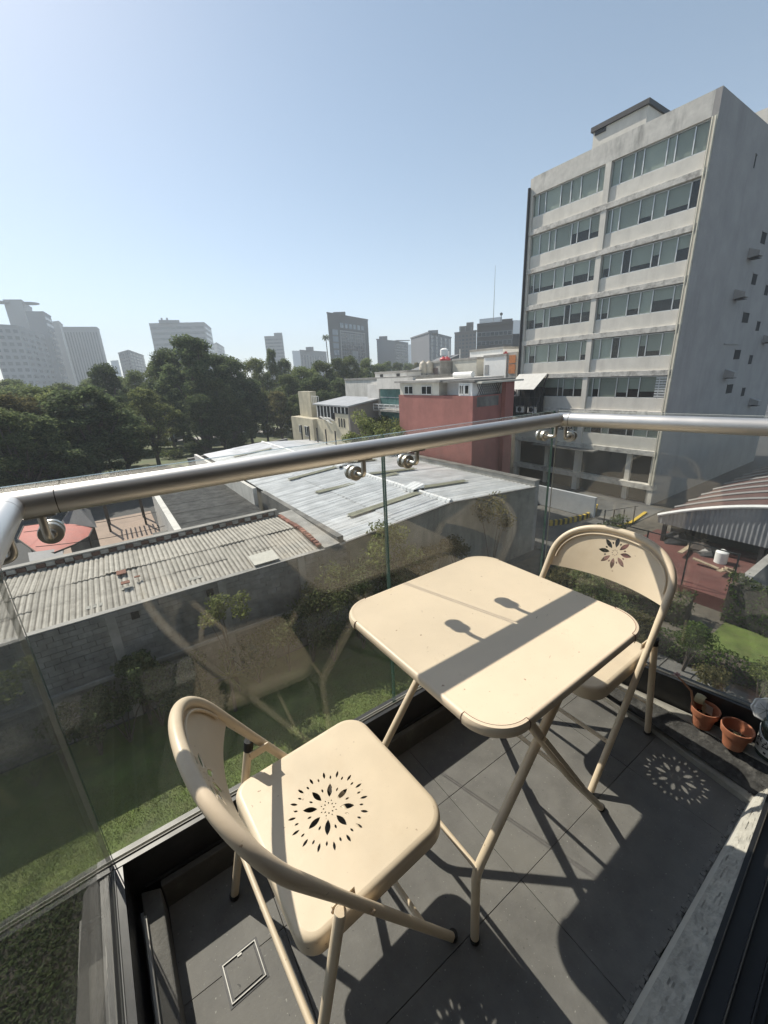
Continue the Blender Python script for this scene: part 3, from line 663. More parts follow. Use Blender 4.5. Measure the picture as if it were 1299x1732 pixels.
m_beige_t = mat('beige_plastic', (.42, .38, .31), .6, var=.08); m_red_t = mat('red_plastic', (.42, .03, .04), .5, var=.1); m_grey_t = mat('grey_plastic', (.36, .37, .38), .6)
tank('beige water tank, left of the pair on the rooftop', 716, 611, 58, .55, 1.5, m_beige_t)
tank('beige water tank, right of the pair on the rooftop', 726, 611, 58, .55, 1.5, m_beige_t)
tank('red water tank left of the thin white pole', 750, 604, 72, .6, 1.2, m_red_t, group='red water tanks')
tank('red water tank right against the thin white pole', 756, 604, 72, .6, 1.2, m_red_t, group='red water tanks')
tank('small red water tank left of the bare tree', 797, 604, 70, .6, 1.2, m_red_t, group='red water tanks')
tank('red water tank at the left end of the white parapet', 830, 597, 62, .6, 1.4, m_red_t, group='red water tanks')
tank('round red water tank before the white parapet, nearest the office block', 855, 596, 58, .55, 1.2, m_red_t, group='red water tanks')
so_ = thing('solar_heater', 'long white solar heater tank on the flat roof', 'heater', (36, 37, .8)); p = ad(784, 634, 46)
MB().lathe([(.15, -1.4), (.3, -1.35), (.3, 1.35), (.15, 1.4)], p, 12, (0, 1, 0)).build('tank', MATS['white_paint'], so_, smooth=True)
MB().beam(p+np.array([-.6, -1, -.7]), p+np.array([-.6, 1, -.7]), .9, .05).build('panel', m_dkmetal, so_)
sr = thing('slanted_roof', 'slanting dark shed roof with white tank on top among the rooftops', 'roof', (60, 75, 3)); p = ad(728, 606, 95)
MB().prism([(p[0]-6, p[1]-2), (p[0]+5, p[1]-4), (p[0]+7, p[1]+4), (p[0]-4, p[1]+6)], -6, [1.3, 5.0, 5.0, 1.3]).build('roof', mat('slate_grey', (.12, .125, .13), .7, var=.15), sr)
MB().lathe([(.9, 0), (.9, 1.2), (.4, 1.5)], (p[0]+4, p[1], 5.0), 14).build('tank', MATS['white_paint'], sr, smooth=True)

# ================================================================== skyline towers
def hv(M_): return M_
m_tw = {k: mat('tower_'+k, c, .8, var=.06, scale=.05) for k, c in dict(pale=(.27,.27,.27), grey=(.15,.155,.17), dark=(.032,.036,.044), mid=(.20,.20,.205), blue=(.22,.29,.35), brown=(.13,.115,.105)).items()}
m_tg = {k: mat('tower_glass_'+k, c, .25, var=.3, scale=.12, spec=.7) for k, c in dict(dark=(.02,.025,.033), blue=(.12,.17,.22), grey=(.055,.065,.075)).items()}
def face(mb, A, B, z0, z1, style, nf, nb, off):
    """window quads standing a little proud of the face A-B"""
    A = np.array(A, float); B = np.array(B, float); d = B-A; L = np.linalg.norm(d); d /= L; n = np.array([-d[1], d[0]])
    if np.dot(n, A) > 0: n = -n
    fh = (z1-z0)/nf
    def q(a0, a1, b0, b1):
        p = [A+d*L*a0+n*off, A+d*L*a1+n*off]
        mb.quad((*p[0], b0), (*p[1], b0), (*p[1], b1), (*p[0], b1))
    if style == 'bands':
        for i in range(nf): q(.02, .98, z0+fh*(i+.35), z0+fh*(i+.82))
    elif style == 'grid':
        for i in range(nf):
            for j in range(nb): q((j+.2)/nb, (j+.8)/nb, z0+fh*(i+.3), z0+fh*(i+.82))
    elif style == 'vert':
        for j in range(nb): q((j+.3)/nb, (j+.7)/nb, z0+fh*.4, z1-fh*.6)
    elif style == 'pairs':
        for j in range(nb):
            for i in range(nf): q((j+.28)/nb, (j+.72)/nb, z0+fh*(i+.12), z0+fh*(i+.88))
def tower(label, pts, D, M, styles=('grid',), nf=20, nb=8, G='dark', depth=None, base=-14, name='tower', zt=None, cat='tower'):
    """pts: top corners in the photograph, left to right; D: distance of the corner with index k"""
    k, D0 = D
    P = ad(*pts[k], D0); z1 = P[2] if zt is None else zt
    C_ = []
    for i, p in enumerate(pts):
        r_ = ray(*p); tn = r_[2]/math.hypot(r_[0], r_[1])
        Q = ad(p[0], p[1], min(max((z1-H)/tn, D0*.8), D0*1.35)) if i != k else P
        C_.append(Q[:2])
    pl = list(C_)
    away = np.array(C_[len(C_)//2])/np.linalg.norm(C_[len(C_)//2])
    dp = depth or np.linalg.norm(C_[-1]-C_[0])*.7
    if len(C_) == 2: pl = [C_[0], C_[1], C_[1]+away*dp, C_[0]+away*dp]
    else: pl = C_+[C_[0]+C_[-1]-C_[len(C_)//2]]
    ctr = sum(pl)/len(pl)
    t_ = thing(name, label, cat, (ctr[0], ctr[1], base))
    MB().prism([tuple(p) for p in pl], base, z1).build('wall', M, t_)
    win = MB(); any_ = False
    for i in range(len(C_)-1):
        s_ = styles[i] if i < len(styles) else None
        if s_:
            face(win, C_[i], C_[i+1], max(base, -4), z1-(z1+4)*.03, s_, nf, nb, .15+D0*.0002); any_ = True
    if any_: win.build('windows', m_tg[G], t_, kind='stuff')
    lip = MB(); 
    for i in range(len(C_)-1): lip.beam((*C_[i], z1+.4), (*C_[i+1], z1+.4), .9, .9)
    lip.build('roof_edge', M, t_)
    return t_, C_, z1
def roofbox(t_, px0, px1, py, D, z0, M, nm='roof_room', dp=8):
    a, b = ad(px0, py, D), ad(px1, py, D); aw_ = np.array([*(a[:2]/np.linalg.norm(a[:2])), 0])*dp
    return MB().prism([a[:2], b[:2], (b+aw_)[:2], (a+aw_)[:2]], z0, a[2]).build(nm, M, t_)
t1, c1, z1 = tower('broad hotel tower with a grid of windows at the far left edge', [(-24, 549), (30, 552), (75, 568)], (1, 520), m_tw['pale'], ('grid', 'grid'), 11, 4, 'dark')
t2, c2, z2 = tower('tallest pale tower with helipad, above the broad hotel tower', [(5, 508), (36, 508), (54, 522)], (1, 640), m_tw['pale'], (None, None), 20, 4, 'grey')
hp = ad(52, 514, 645); MB().lathe([(6, -.5), (8, .0), (8, .9), (6, 1.1)], hp, 24).build('helipad', m_tw['grey'], t2)
hp = ad(-2, 512, 645); MB().lathe([(7, -.5), (9, .0), (9, .9), (7, 1.1)], hp, 24).build('helipad', m_tw['grey'], t2)
tower('blue grey tower with a dark blank face and stepped balconies, behind the hotel tower', [(43, 528), (73, 528), (86, 536)], (1, 600), m_tw['grey'], (None, 'bands'), 13, 1, 'dark')
tower('narrow pale tower between the balcony tower and the striped slab', [(88, 545), (99, 544), (106, 550)], (1, 700), m_tw['pale'], (None, 'grid'), 22, 4, 'grey')
tower('long pale slab tower with dark vertical window stripes', [(105, 554), (163, 554), (168, 558)], (1, 640), m_tw['pale'], ('vert', None), 16, 12, 'dark')
tower('small pale blue block left of the round topped apartment block', [(187, 611), (200, 610)], (1, 900), m_tw['blue'], (None,), 8, 3, 'blue')
t6, c6, z6_ = tower('mid rise apartment block poking above the trees left of the big tree', [(200, 598), (217, 593), (243, 602)], (1, 560), m_tw['grey'], ('grid', 'grid'), 12, 5, 'dark')
t7, c7, z7 = tower('wide pale office slab with horizontal bands behind the big tree', [(252, 548), (345, 546), (357, 556)], (1, 620), m_tw['pale'], ('bands', 'bands'), 12, 1, 'grey')
roofbox(t7, 268, 303, 541, 625, z7, m_tw['grey'], dp=20)
for q in (273, 282): roofbox(t7, q-1.5, q+1.5, 537.5, 628, z7, m_tw['grey'], 'roof_tank', 4)
tower('small hazy tower right of the banded slab', [(359, 584), (366, 580), (379, 588)], (1, 780), m_tw['grey'], ('grid', 'grid'), 12, 4, 'grey')
t9, c9, z9 = tower('slim grey tower with a stepped roof above the tree line', [(447, 570), (478, 569)], (0, 600), m_tw['grey'], ('bands',), 14, 1, 'grey')
roofbox(t9, 463, 477, 563, 602, z9, m_tw['grey'], 'stair_tower', 12)
tower('pale glass block left of the columned block', [(494, 594), (509, 594)], (0, 900), m_tw['blue'], (None,), 8, 3, 'blue')
t10, c10, z10 = tower('low block with tall white columns under a flat roof behind the palm', [(507, 593), (552, 596)], (0, 480), m_tw['mid'], ('vert',), 6, 10, 'dark')
roofbox(t10, 517, 530, 587, 485, z10, m_tw['grey'])
t11, c11, z11 = tower('dark glass tower with an inset light frame, tallest in the middle', [(553, 530), (622, 542)], (0, 330), m_tw['dark'], (None,), 18, 8, 'dark', depth=24)
A, B = np.array(c11[0]), np.array(c11[1]); dv = (B-A); LL = np.linalg.norm(dv); dv /= LL; nn = np.array([dv[1], -dv[0]])
if np.dot(nn, A) > 0: nn = -nn
def onface(mb, a0, a1, z0, z1_, off=.3, th=.3):
    p = A+dv*LL*a0+nn*off; q = A+dv*LL*a1+nn*off
    mb.obox(((p+q)/2).tolist()+[(z0+z1_)/2], [*(dv*LL*(a1-a0)/2), 0], [*(nn*th/2), 0], (0, 0, (z1_-z0)/2))
hh = z11+10
fm = MB(); onface(fm, .24, .26, -8, z11-hh*.19, .5, .5); onface(fm, .24, .88, z11-hh*.20, z11-hh*.185, .55, .5); onface(fm, .865, .88, -8, z11-hh*.205, .5, .5); fm.build('frame', m_tw['pale'], t11)
gm = MB(); onface(gm, .262, .862, -8, z11-hh*.205, .2, .2); gm.build('curtain_glass', m_tg['dark'], t11)
sm_ = MB()
for i in range(9): onface(sm_, .08, .20, -6+i*hh*.085, -6+i*hh*.085+hh*.065, .3, .3)
sm_.build('stair_windows', m_tg['blue'], t11, kind='stuff')
tpw = MB()
for i in range(6): onface(tpw, .27+i*.105, .27+i*.105+.07, z11-hh*.15, z11-hh*.09, .3, .3)
tpw.build('top_windows', m_tg['blue'], t11, kind='stuff')
gr = MB()
for i in range(16): onface(gr, .263, .861, -6+i*hh*.047, -6+i*hh*.047+.25, .36, .1)
for i in range(1, 10): onface(gr, .26+.06*i-.001, .26+.06*i+.002, -8, z11-hh*.206, .33, .1)
gr.build('glazing_bars', m_tw['mid'], t11, kind='stuff')
sg = MB(); onface(sg, .52, .66, z11-hh*.6, z11-hh*.44, .6, .3); sg.build('pale_panel', m_tw['pale'], t11)
roofbox(t11, 563, 584, 528, 345, z11, m_tw['dark'])
t12, c12, z12 = tower('grey block with one dark face and rooftop awning', [(637, 575), (667, 578), (690, 581)], (1, 380), m_tw['grey'], (None, 'bands'), 14, 1, 'dark')
roofbox(t12, 641, 655, 569, 385, z12, m_tw['grey'])
onr = MB(); p, q = ad(668, 576, 383), ad(692, 576, 388); onr.beam(p, q, 5, .4); onr.build('roof_awning', m_tw['pale'], t12)
o_ = MB(); face(o_, c12[1], c12[2], -4, z12-.5, 'bands', 1, 1, .2); 
tower('thin pale blue tower between two grey blocks', [(688, 584), (697, 583)], (0, 900), m_tw['blue'], (None,), 8, 2, 'blue')
t14, c14, z14 = tower('grey apartment block with a blank left wall and glazed balconies', [(695, 573), (726, 563), (763, 572)], (1, 290), m_tw['grey'], (None, 'pairs'), 13, 5, 'dark')
roofbox(t14, 724, 741, 559, 296, z14, m_tw['mid'])
t15, c15, z15 = tower('brown grey apartment tower with stepped top', [(769, 565), (806, 561)], (0, 260), m_tw['brown'], ('grid',), 13, 6, 'grey')
roofbox(t15, 777, 789, 552, 261, z15-6, m_tw['brown'], 'lift_tower'); roofbox(t15, 789, 801, 545.5, 262, z15-6, m_tw['brown'], 'lift_tower')
for q in (779, 787, 797): roofbox(t15, q-.6, q+.6, 553, 258.5, -3, m_tw['pale'], 'fin', .6)
t17, c17, z17 = tower('pale blue glass tower behind the dark office block', [(811, 541), (849, 537)], (0, 600), m_tw['blue'], ('bands',), 14, 1, 'blue')
tower('pale blue tower at the left edge of the white office block', [(866, 543), (890, 542)], (0, 700), m_tw['blue'], (None,), 14, 1, 'blue')
t16, c16, z16 = tower('dark brown office block with a white window band behind the bare tree', [(807, 552), (868, 547)], (0, 165), m_tw['brown'], (None,), 8, 8, 'dark')
A, B = np.array(c16[0]), np.array(c16[1]); dv = (B-A); LL = np.linalg.norm(dv); dv /= LL; nn = np.array([dv[1], -dv[0]])
if np.dot(nn, A) > 0: nn = -nn
for r_ in range(5):
    zz = z16-2.2-r_*3.0; fr = MB(); onface(fr, .01, .99, zz-1.5, zz+.1, .12, .2); ob = fr.build('window_band', m_tw['pale'] if r_ == 0 else m_tw['mid'], t16)
    wn = MB()
    for j in range(8): onface(wn, .03+j*.12, .03+j*.12+.10, zz-1.3, zz-.15, .24, .06)
    wn.build('windows', m_tg['dark'], ob, kind='stuff')
roofbox(t16, 849, 867, 540, 168, z16, m_tw['brown'])
tower('low dark block right of the dark brown office block', [(867, 569), (892, 568)], (0, 175), m_tw['dark'], (None,), 6, 1, 'grey')
a_ = ad(838, 449, 420); b_ = ad(836, 545, 420); ms = MB().tube([a_, (a_[0], a_[1], b_[2])], [.14, .35], 6).build('radio_mast', m_tw['grey']); tag(ms, 'tall thin radio mast standing over the rooftops', 'mast')
a_ = ad(848, 529, 170); ms = MB().tube([a_, (a_[0], a_[1], z16)], .12, 6); ms.lathe([(.1, 0), (.5, .3), (.5, .9), (.1, 1.1)], (a_[0], a_[1], a_[2]-1), 8); ms = ms.build('antenna', m_tw['dark']); tag(ms, 'short antenna on the roof of the dark brown office block', 'antenna')
a_ = ad(759, 594, 74); ms = MB().tube([a_, (a_[0], a_[1], -2)], .09, 8).build('vent_pole', MATS['white_paint']); tag(ms, 'thin white pole by the red water tanks', 'pole')
a_ = ad(778, 590, 60); ms = MB().tube([a_, (a_[0], a_[1], -2)], .05, 8).build('vent_pole', MATS['white_paint']); tag(ms, 'thin pole in front of the brown grey tower', 'pole')

# ================================================================== trees
m_bark = mat('bark', (.075, .06, .048), .9, var=.35, scale=6, bump=.6, bscale=12)
LM = dict(dark=leaf_mat('leaf_dark', (.088, .122, .056), (.13, .155, .07)), mid=leaf_mat('leaf_mid', (.115, .15, .06), (.17, .185, .08)),
          light=leaf_mat('leaf_light', (.145, .175, .062), (.20, .21, .09)), olive=leaf_mat('leaf_olive', (.12, .115, .05), (.17, .15, .07)),
          hedge=leaf_mat('leaf_hedge', (.065, .105, .03), (.12, .16, .045)))
def leaves(P, size, r_, jitter=.35, nrm=None, tri=False):
    """one bent leaf clump (two tris sharing an edge) at each point"""
    n = len(P); a = r_.normal(size=(n, 3))
    if nrm is not None: a = a*.7+nrm
    a /= np.linalg.norm(a, axis=1)[:, None]
    b = np.cross(a, r_.normal(size=(n, 3))); b /= np.linalg.norm(b, axis=1)[:, None]; c = np.cross(a, b)
    s = size*r_.uniform(1-jitter, 1+jitter, n)[:, None]
    v = np.stack([P-b*s, P+c*s*.45+a*s*.12, P+b*s, P-c*s*.45+a*s*.12], 1).reshape(-1, 3)
    me = bpy.data.meshes.new('crown'); me.vertices.add(4*n); me.loops.add(4*n); me.polygons.add(n)
    me.vertices.foreach_set('co', v.ravel()); me.loops.foreach_set('vertex_index', np.arange(4*n))
    me.polygons.foreach_set('loop_start', np.arange(0, 4*n, 4)); me.polygons.foreach_set('loop_total', np.full(n, 4)); me.update()
    return me
def crown_points(n, blobs, r_, fill=.35):
    w = np.array([b[3]**2 for b in blobs]); w /= w.sum(); idx = r_.choice(len(blobs), n, p=w); B = np.array(blobs)[idx]
    d = r_.normal(size=(n, 3)); d /= np.linalg.norm(d, axis=1)[:, None]
    rad = r_.uniform(0, 1, n)**fill; lump = 1+.22*np.sin(7*d[:, 0]+3*idx)*np.cos(6*d[:, 2]+idx)
    P = B[:, :3]+d*(B[:, 3]*rad*lump)[:, None]*np.array([1, 1, .8]); return P, d
def make_variant(seed, kind, n=15000, size=.0115, flat=.75, low=.14, nb=42):
    """crown of unit height: trunk 0..1, crown from `low` up to 1, built from many small boughs"""
    r_ = np.random.default_rng(seed); bl = []
    for i in range(nb):
        a = i*2.4+r_.normal(0, .4); h = low+.06+(.90-low)*((i+.5)/nb)**.85; k = math.sin(math.pi*min(.97, max(.12, (h-low)/(1.04-low)))**.75)
        rr = r_.uniform(.45, 1.0)*.30*k*flat*1.2; bl.append((rr*math.cos(a), rr*math.sin(a), h, r_.uniform(.04, .09)*flat*1.1))
    bl += [(0, 0, .5, .17*flat), (0, 0, .72, .13*flat), (r_.normal(0, .05), r_.normal(0, .05), .93, .05), (r_.normal(0, .08), r_.normal(0, .08), .90, .06)]
    P, d = crown_points(n, bl, r_, .45); P += r_.normal(0, .008, P.shape); P[:, 2] = np.clip(P[:, 2], low*.6, 1.02)
    me = leaves(P, size, r_, nrm=d*.5); me.materials.append(LM[kind])
    tb = MB(); tb.tube([(0, 0, 0), (.012, 0, .15), (-.012, .01, .35), (.0, .0, .75)], [.022, .017, .013, .004], 7)
    for i in range(0, nb, 3):
        b = bl[i]; z0 = r_.uniform(.12, .40); z0 = min(z0, b[2]-.02); tb.tube([(0, 0, z0), (b[0]*.5, b[1]*.5, (z0+b[2])/2-.01), (b[0], b[1], b[2])], [.010, .007, .003], 5)
    return me, tb.mesh('trunk', m_bark, smooth=True)
VAR = {'dark': [make_variant(1, 'dark', 22000), make_variant(2, 'dark', 22000, flat=.9)], 'mid': [make_variant(3, 'mid'), make_variant(4, 'mid', flat=.95), make_variant(5, 'mid', low=.2)],
       'light': [make_variant(6, 'light', 11000, low=.18), make_variant(7, 'light', 11000)], 'olive': [make_variant(8, 'olive', 11000), make_variant(9, 'olive', 9000, flat=.6)]}
DESC = dict(dark='dense dark green tree', mid='mid green bushy tree', light='pale green open tree', olive='thin olive brown tree')
tcount = {}
SPOTS = ((-25, 'cut off at the left edge'), (-10, 'half hidden at the left edge'), (5, 'at the left edge of the park'), (12, 'left under the hotel tower'), (25, 'under the helipad tower'), (40, 'below the middle of the hotel tower'), (75, 'below the right corner of the hotel tower'), (90, 'below the stepped balconies'),
         (112, 'left below the striped slab'), (180, 'right below the striped slab'), (200, 'below the small pale blue block'), (215, 'left of the round topped block'), (232, 'below the round topped block'), (250, 'right of the round topped block'), (275, 'under the left end of the banded slab'),
         (300, 'left beside the largest tree'), (345, 'right beside the largest tree'), (355, 'under the right end of the banded slab'), (375, 'under the small hazy tower'), (395, 'right of the small hazy tower'), (420, 'in the gap left of the slim tower'), (438, 'left of the slim stepped tower'), (450, 'left below the slim tower'), (473, 'below the slim stepped tower'), (482, 'right of the slim stepped tower'), (497, 'under the pale glass block'), (503, 'behind the stair tower'), (520, 'below the columned block'), (540, 'left of the palm'), (555, 'below the palm'), (573, 'left below the dark glass tower'), (580, 'behind the yellow house'), (600, 'below the dark glass tower'), (614, 'behind the yellow house roof'), (630, 'right below the dark glass tower'), (645, 'left of the grey block'), (660, 'left below the grey block'), (680, 'below the grey block'), (700, 'below the thin pale tower'), (900, 'behind the white house roofs'))
def park_tree(px, py, D, width, kind, label=None):
    p = ad(px, py, D); hgt = p[2]-G0; v = VAR[kind]; i = tcount.get(kind, 0); tcount[kind] = i+1
    cr, tr = v[i % len(v)]
    row = 'front row' if D < 65 else ('middle row' if D <= 95 else 'back row')
    spot = next(w for x, w in SPOTS if px < x)
    lab = label or (DESC[kind]+', '+row+', '+spot)
    t_ = thing('park_tree', lab, 'tree', (p[0], p[1], G0), rng.uniform(0, 6.28), group=None if label else DESC[kind]+'s in the park')
    o = link('crown', cr, t_); o2 = link('trunk', tr, t_)
    k = width/.62
    for q in (o, o2): q.scale = (k*rng.uniform(.9, 1.1), k*rng.uniform(.9, 1.1), hgt)
    return t_
park_tree(318, 566, 80, 15, 'dark', 'largest dark tree with broad crown in front of the banded office slab')
park_tree(168, 616, 92, 10, 'dark', 'dark round crowned tree below the small pale blue block')
park_tree(456, 588, 112, 5.5, 'mid', 'slender tall tree in front of the slim stepped tower')
park_tree(240, 655, 68, 9, 'light', 'pale green open tree left of the largest dark tree')
park_tree(128, 652, 58, 14, 'dark', 'wide dark spreading tree above the street lamp')
for a in ((282, 590, 86, 11, 'dark'), (350, 592, 84, 12, 'dark'), (386, 602, 84, 12, 'dark'), (265, 610, 90, 9, 'mid'), (362, 640, 74, 8, 'mid'),
          (8, 662, 60, 11, 'olive'), (58, 652, 78, 12, 'mid'), (85, 660, 66, 10, 'light'), (30, 650, 105, 12, 'mid'), (95, 648, 120, 13, 'mid'), (205, 636, 125, 11, 'mid'),
          (225, 626, 105, 8, 'mid'), (430, 604, 98, 10, 'light'), (412, 640, 80, 9, 'dark'), (478, 606, 110, 8, 'mid'), (485, 632, 88, 9, 'mid'), (507, 620, 92, 10, 'mid'),
          (545, 610, 98, 12, 'mid'), (530, 636, 80, 10, 'dark'), (570, 604, 105, 9, 'mid'), (592, 602, 108, 10, 'mid'), (617, 606, 112, 10, 'mid'), (640, 614, 125, 9, 'mid'),
          (575, 640, 84, 10, 'dark'), (612, 640, 90, 9, 'mid'), (468, 660, 76, 8, 'olive'), (655, 611, 145, 9, 'mid'), (672, 612, 150, 9, 'mid'), (690, 614, 160, 9, 'mid'),
          (442, 660, 80, 7, 'light'), (0, 690, 52, 10, 'mid'), (50, 700, 54, 9, 'dark'), (100, 706, 56, 9, 'dark'), (190, 680, 62, 9, 'mid'), (330, 668, 70, 8, 'dark'), (385, 672, 74, 8, 'mid'), (500, 668, 75, 7, 'mid'),
          (705, 611, 170, 8, 'olive'), (15, 640, 130, 12, 'mid'), (150, 640, 140, 12, 'mid'), (-30, 660, 70, 13, 'mid'), (-20, 700, 54, 9, 'dark'), (20, 672, 66, 10, 'dark'), (80, 676, 66, 10, 'mid'), (185, 665, 72, 9, 'dark'), (215, 660, 90, 9, 'mid'), (300, 640, 95, 10, 'mid'), (340, 640, 96, 10, 'dark'), (405, 650, 100, 9, 'mid'), (440, 640, 104, 9, 'dark'), (500, 645, 106, 9, 'mid'), (540, 640, 112, 9, 'dark'), (262, 665, 100, 9, 'mid')): park_tree(*a)
# far wood closing the park behind the trunks
P = []
for i in range(26):
    c = ad(-60+i*31, 700, 130+rng.uniform(-6, 14)); P.append((c[0], c[1], G0+5.5+rng.uniform(-1.5, 1.5), rng.uniform(5, 7)))
pp, dd = crown_points(22000, P, rng, .3); me = leaves(pp, .55, rng, nrm=dd*.6); me.materials.append(LM['mid']); o = link('distant_wood', me)
tag(o, 'far off wood closing the park behind the trunks', 'wood', kind='stuff')
me = leaves(P_, .05, rng); me.materials.append(LM['dark']); o = link('added_dark_leaves', me); tag(o, 'added dark leafy strip that dims the lawn, seen through the left glass', 'ground cover', kind='stuff')  # added leaf layer, darkens the lawn strip behind the left glass
# understorey shrubs
for i, (px, py, D, s) in enumerate(((120, 795, 58, 2.2), (200, 790, 60, 1.6), (15, 815, 52, 2), (285, 748, 75, 1.8), (330, 742, 78, 1.5), (395, 735, 84, 1.6), (60, 800, 56, 1.8))):
    r_ = np.random.default_rng(50+i); p = ad(px, py, D); P, d = crown_points(900, [(r_.normal(0, s*.5), r_.normal(0, s*.5), s*.5, s*.6) for _ in range(4)], r_)
    t_ = thing('shrub', 'dark shrub under the park trees '+('near the lamp', 'right of the lamp pole', 'at the left edge', 'by the parked cars', 'beside the shed roof corner', 'at the far end of the shed roof', 'left of the lamp')[i], 'shrub', (p[0], p[1], G0), group='shrubs under the park trees'); me = leaves(P, .16, r_); me.materials.append(LM['mid']); link('foliage', me, t_)
    MB().tube([(0, 0, 0), (.05, 0, s*.5)], .06, 5).build('stem', m_bark, t_, local=True)
# palm
pt = ad(551, 570, 240); pl_ = thing('palm_tree', 'tall thin palm at the left edge of the dark glass tower', 'palm', (pt[0], pt[1], G0))
MB().tube([(0, 0, 0), (.4, 0, (pt[2]-G0)*.5), (0, 0, pt[2]-G0)], [.35, .28, .24], 8).build('trunk', m_bark, pl_, local=True)
fr = MB()
for i in range(22):
    a = i*2.4; e = .9-1.7*(i/22); d = np.array([math.cos(a)*math.cos(e), math.sin(a)*math.cos(e), math.sin(e)]); s_ = np.cross(d, (0, 0, 1)); s_ /= np.linalg.norm(s_)
    b = np.array([0, 0, pt[2]-G0]); L_ = 2.6; m_ = b+d*L_*.6; tp_ = b+d*L_-np.array([0, 0, .7]); fr.add([b, m_-s_*.5, tp_, m_+s_*.5], [(0, 1, 2, 3)])
fr.build('fronds', LM['dark'], pl_, local=True, kind='stuff')
# bare tree by the office block
bt = ad(812, 600, 70); bt_ = thing('bare_tree', 'leafless tree with fine brown branches in front of the dark brown block', 'tree', (bt[0], bt[1], G0)); br = MB(); rb = np.random.default_rng(3)
def grow(p, d, L_, r0, lev):
    q = p+d*L_; br.tube([p, (p+q)/2+rb.normal(0, L_*.06, 3), q], [r0, r0*.8, r0*.6], 4, caps=False)
    if lev == 0: return
    for _ in range(3 if lev > 1 else 4):
        n_ = d+rb.normal(0, .5, 3)+np.array([0, 0, .12]); n_ /= np.linalg.norm(n_); grow(q, n_, L_*rb.uniform(.62, .85), r0*.6, lev-1)
br2 = MB(); br2.tube([(0, 0, 0), (.1, 0, 5.5)], [.2, .16], 7).build('trunk', m_bark, bt_, local=True)
for _ in range(3): grow(np.array([.1, 0, 5.4]), np.array([rb.normal(0, .35), rb.normal(0, .35), 1]), 2.4, .13, 5)
br.build('branches', m_bark, bt_, local=True, kind='stuff')
# small olive shrubs in front of the yellow house
for i, (px, py, D, s) in enumerate(((613, 712, 40, 1.5), (632, 722, 38, 1.1), (655, 716, 39, 1.3), (640, 708, 42, 1.2), (672, 722, 37, 1.0), (600, 728, 38, 1.0))):
    r_ = np.random.default_rng(80+i); p = ad(px, py, D); t_ = thing('shrub', 'yellow green feathery shrub '+('before the grey side wall', 'between the yellow and white houses', 'before the green glazing', 'behind the two middle shrubs', 'against the red wall', 'at the foot of the yellow wall')[i], 'shrub', (p[0], p[1], p[2]-2.2), group='feathery shrubs behind the shed roof')
    P, d = crown_points(1100, [(r_.normal(0, s*.4), r_.normal(0, s*.4), 1.6+r_.normal(0, s*.3), s*.55) for _ in range(5)], r_); me = leaves(P, .11, r_); me.materials.append(LM['light']); link('foliage', me, t_)
    MB().tube([(0, 0, -4), (.05, 0, 1.6)], [.1, .05], 6).build('stem', m_bark, t_, local=True)

# park furniture: street lamp, fence, cars
p = ad(186, 790, 70); lp = thing('street_lamp', 'pale street lamp with bent arm at the park edge', 'street lamp', (p[0], p[1], G0)); top = ad(180, 757, 70)
MB().tube([(p[0], p[1], G0), (p[0], p[1], top[2])], [.09, .05], 8).build('pole', m_alu, lp)
q = ad(169, 752, 70); MB().tube([(p[0], p[1], top[2]-.02), q], [.05, .04], 6).build('arm', m_alu, lp); MB().obox(q, (.35, .2, 0), (-.08, .14, 0), (0, 0, .07)).build('lamp_head', MATS['white_paint'], lp)
fn = thing('park_fence', 'low brown park fence along the grass edge', 'fence', (0, 54, G0))
for i in range(26): MB().box(-26+i*2, -25.9+i*2, 53.95, 54.05, G0, G0+1.0).build('post', m_woodrail, fn)
for z in (.5, .95): MB().box(-26, 25, 54.06, 54.1, G0+z, G0+z+.08).build('rail', m_woodrail, fn)
def car(label, px, D, col, rz):
    p = ad(px, 745, D); t_ = thing('parked_car', label, 'car', (p[0], p[1], G0+.06), rz)
    pr = [(-2.1, .35), (2.1, .35), (2.1, .8), (1.2, .95), (.6, 1.42), (-1.0, 1.45), (-1.7, .98), (-2.1, .9)]
    mb = MB(); n = len(pr); mb.add([(x, -.85, z) for x, z in pr]+[(x, .85, z) for x, z in pr], [tuple(range(n)), tuple(range(2*n-1, n-1, -1))]+[(i, n+i, n+(i+1) % n, (i+1) % n) for i in range(n)]); mb.build('body', mat('car_'+col, dict(white=(.7, .7, .7), silver=(.4, .41, .42), dark=(.05, .05, .06))[col], .25, var=.03), t_, local=True, bevel=.05)
    for s in (-1, 1):
        MB().add([(-1.45, s*.86, .98), (1.0, s*.86, .98), (.5, s*.86, 1.36), (-.95, s*.86, 1.38)], [(0, 1, 2, 3)]).build('side_window', m_tg['dark'], t_, local=True)
        for x in (-1.3, 1.3): MB().lathe([(.33, -.1), (.33, .1)], (x, s*.8, .33), 14, (0, 1, 0)).build('wheel', m_dkmetal, t_, local=True)
car('white car parked on the park road behind the pale green tree', 233, 98, 'white', .2); car('silver car parked beyond the large dark tree', 306, 98, 'silver', .2); car('dark car parked on the park road left of the lamp', 210, 97, 'dark', .2); car('white car glimpsed between trunks right of the big dark tree', 408, 98, 'white', .3)

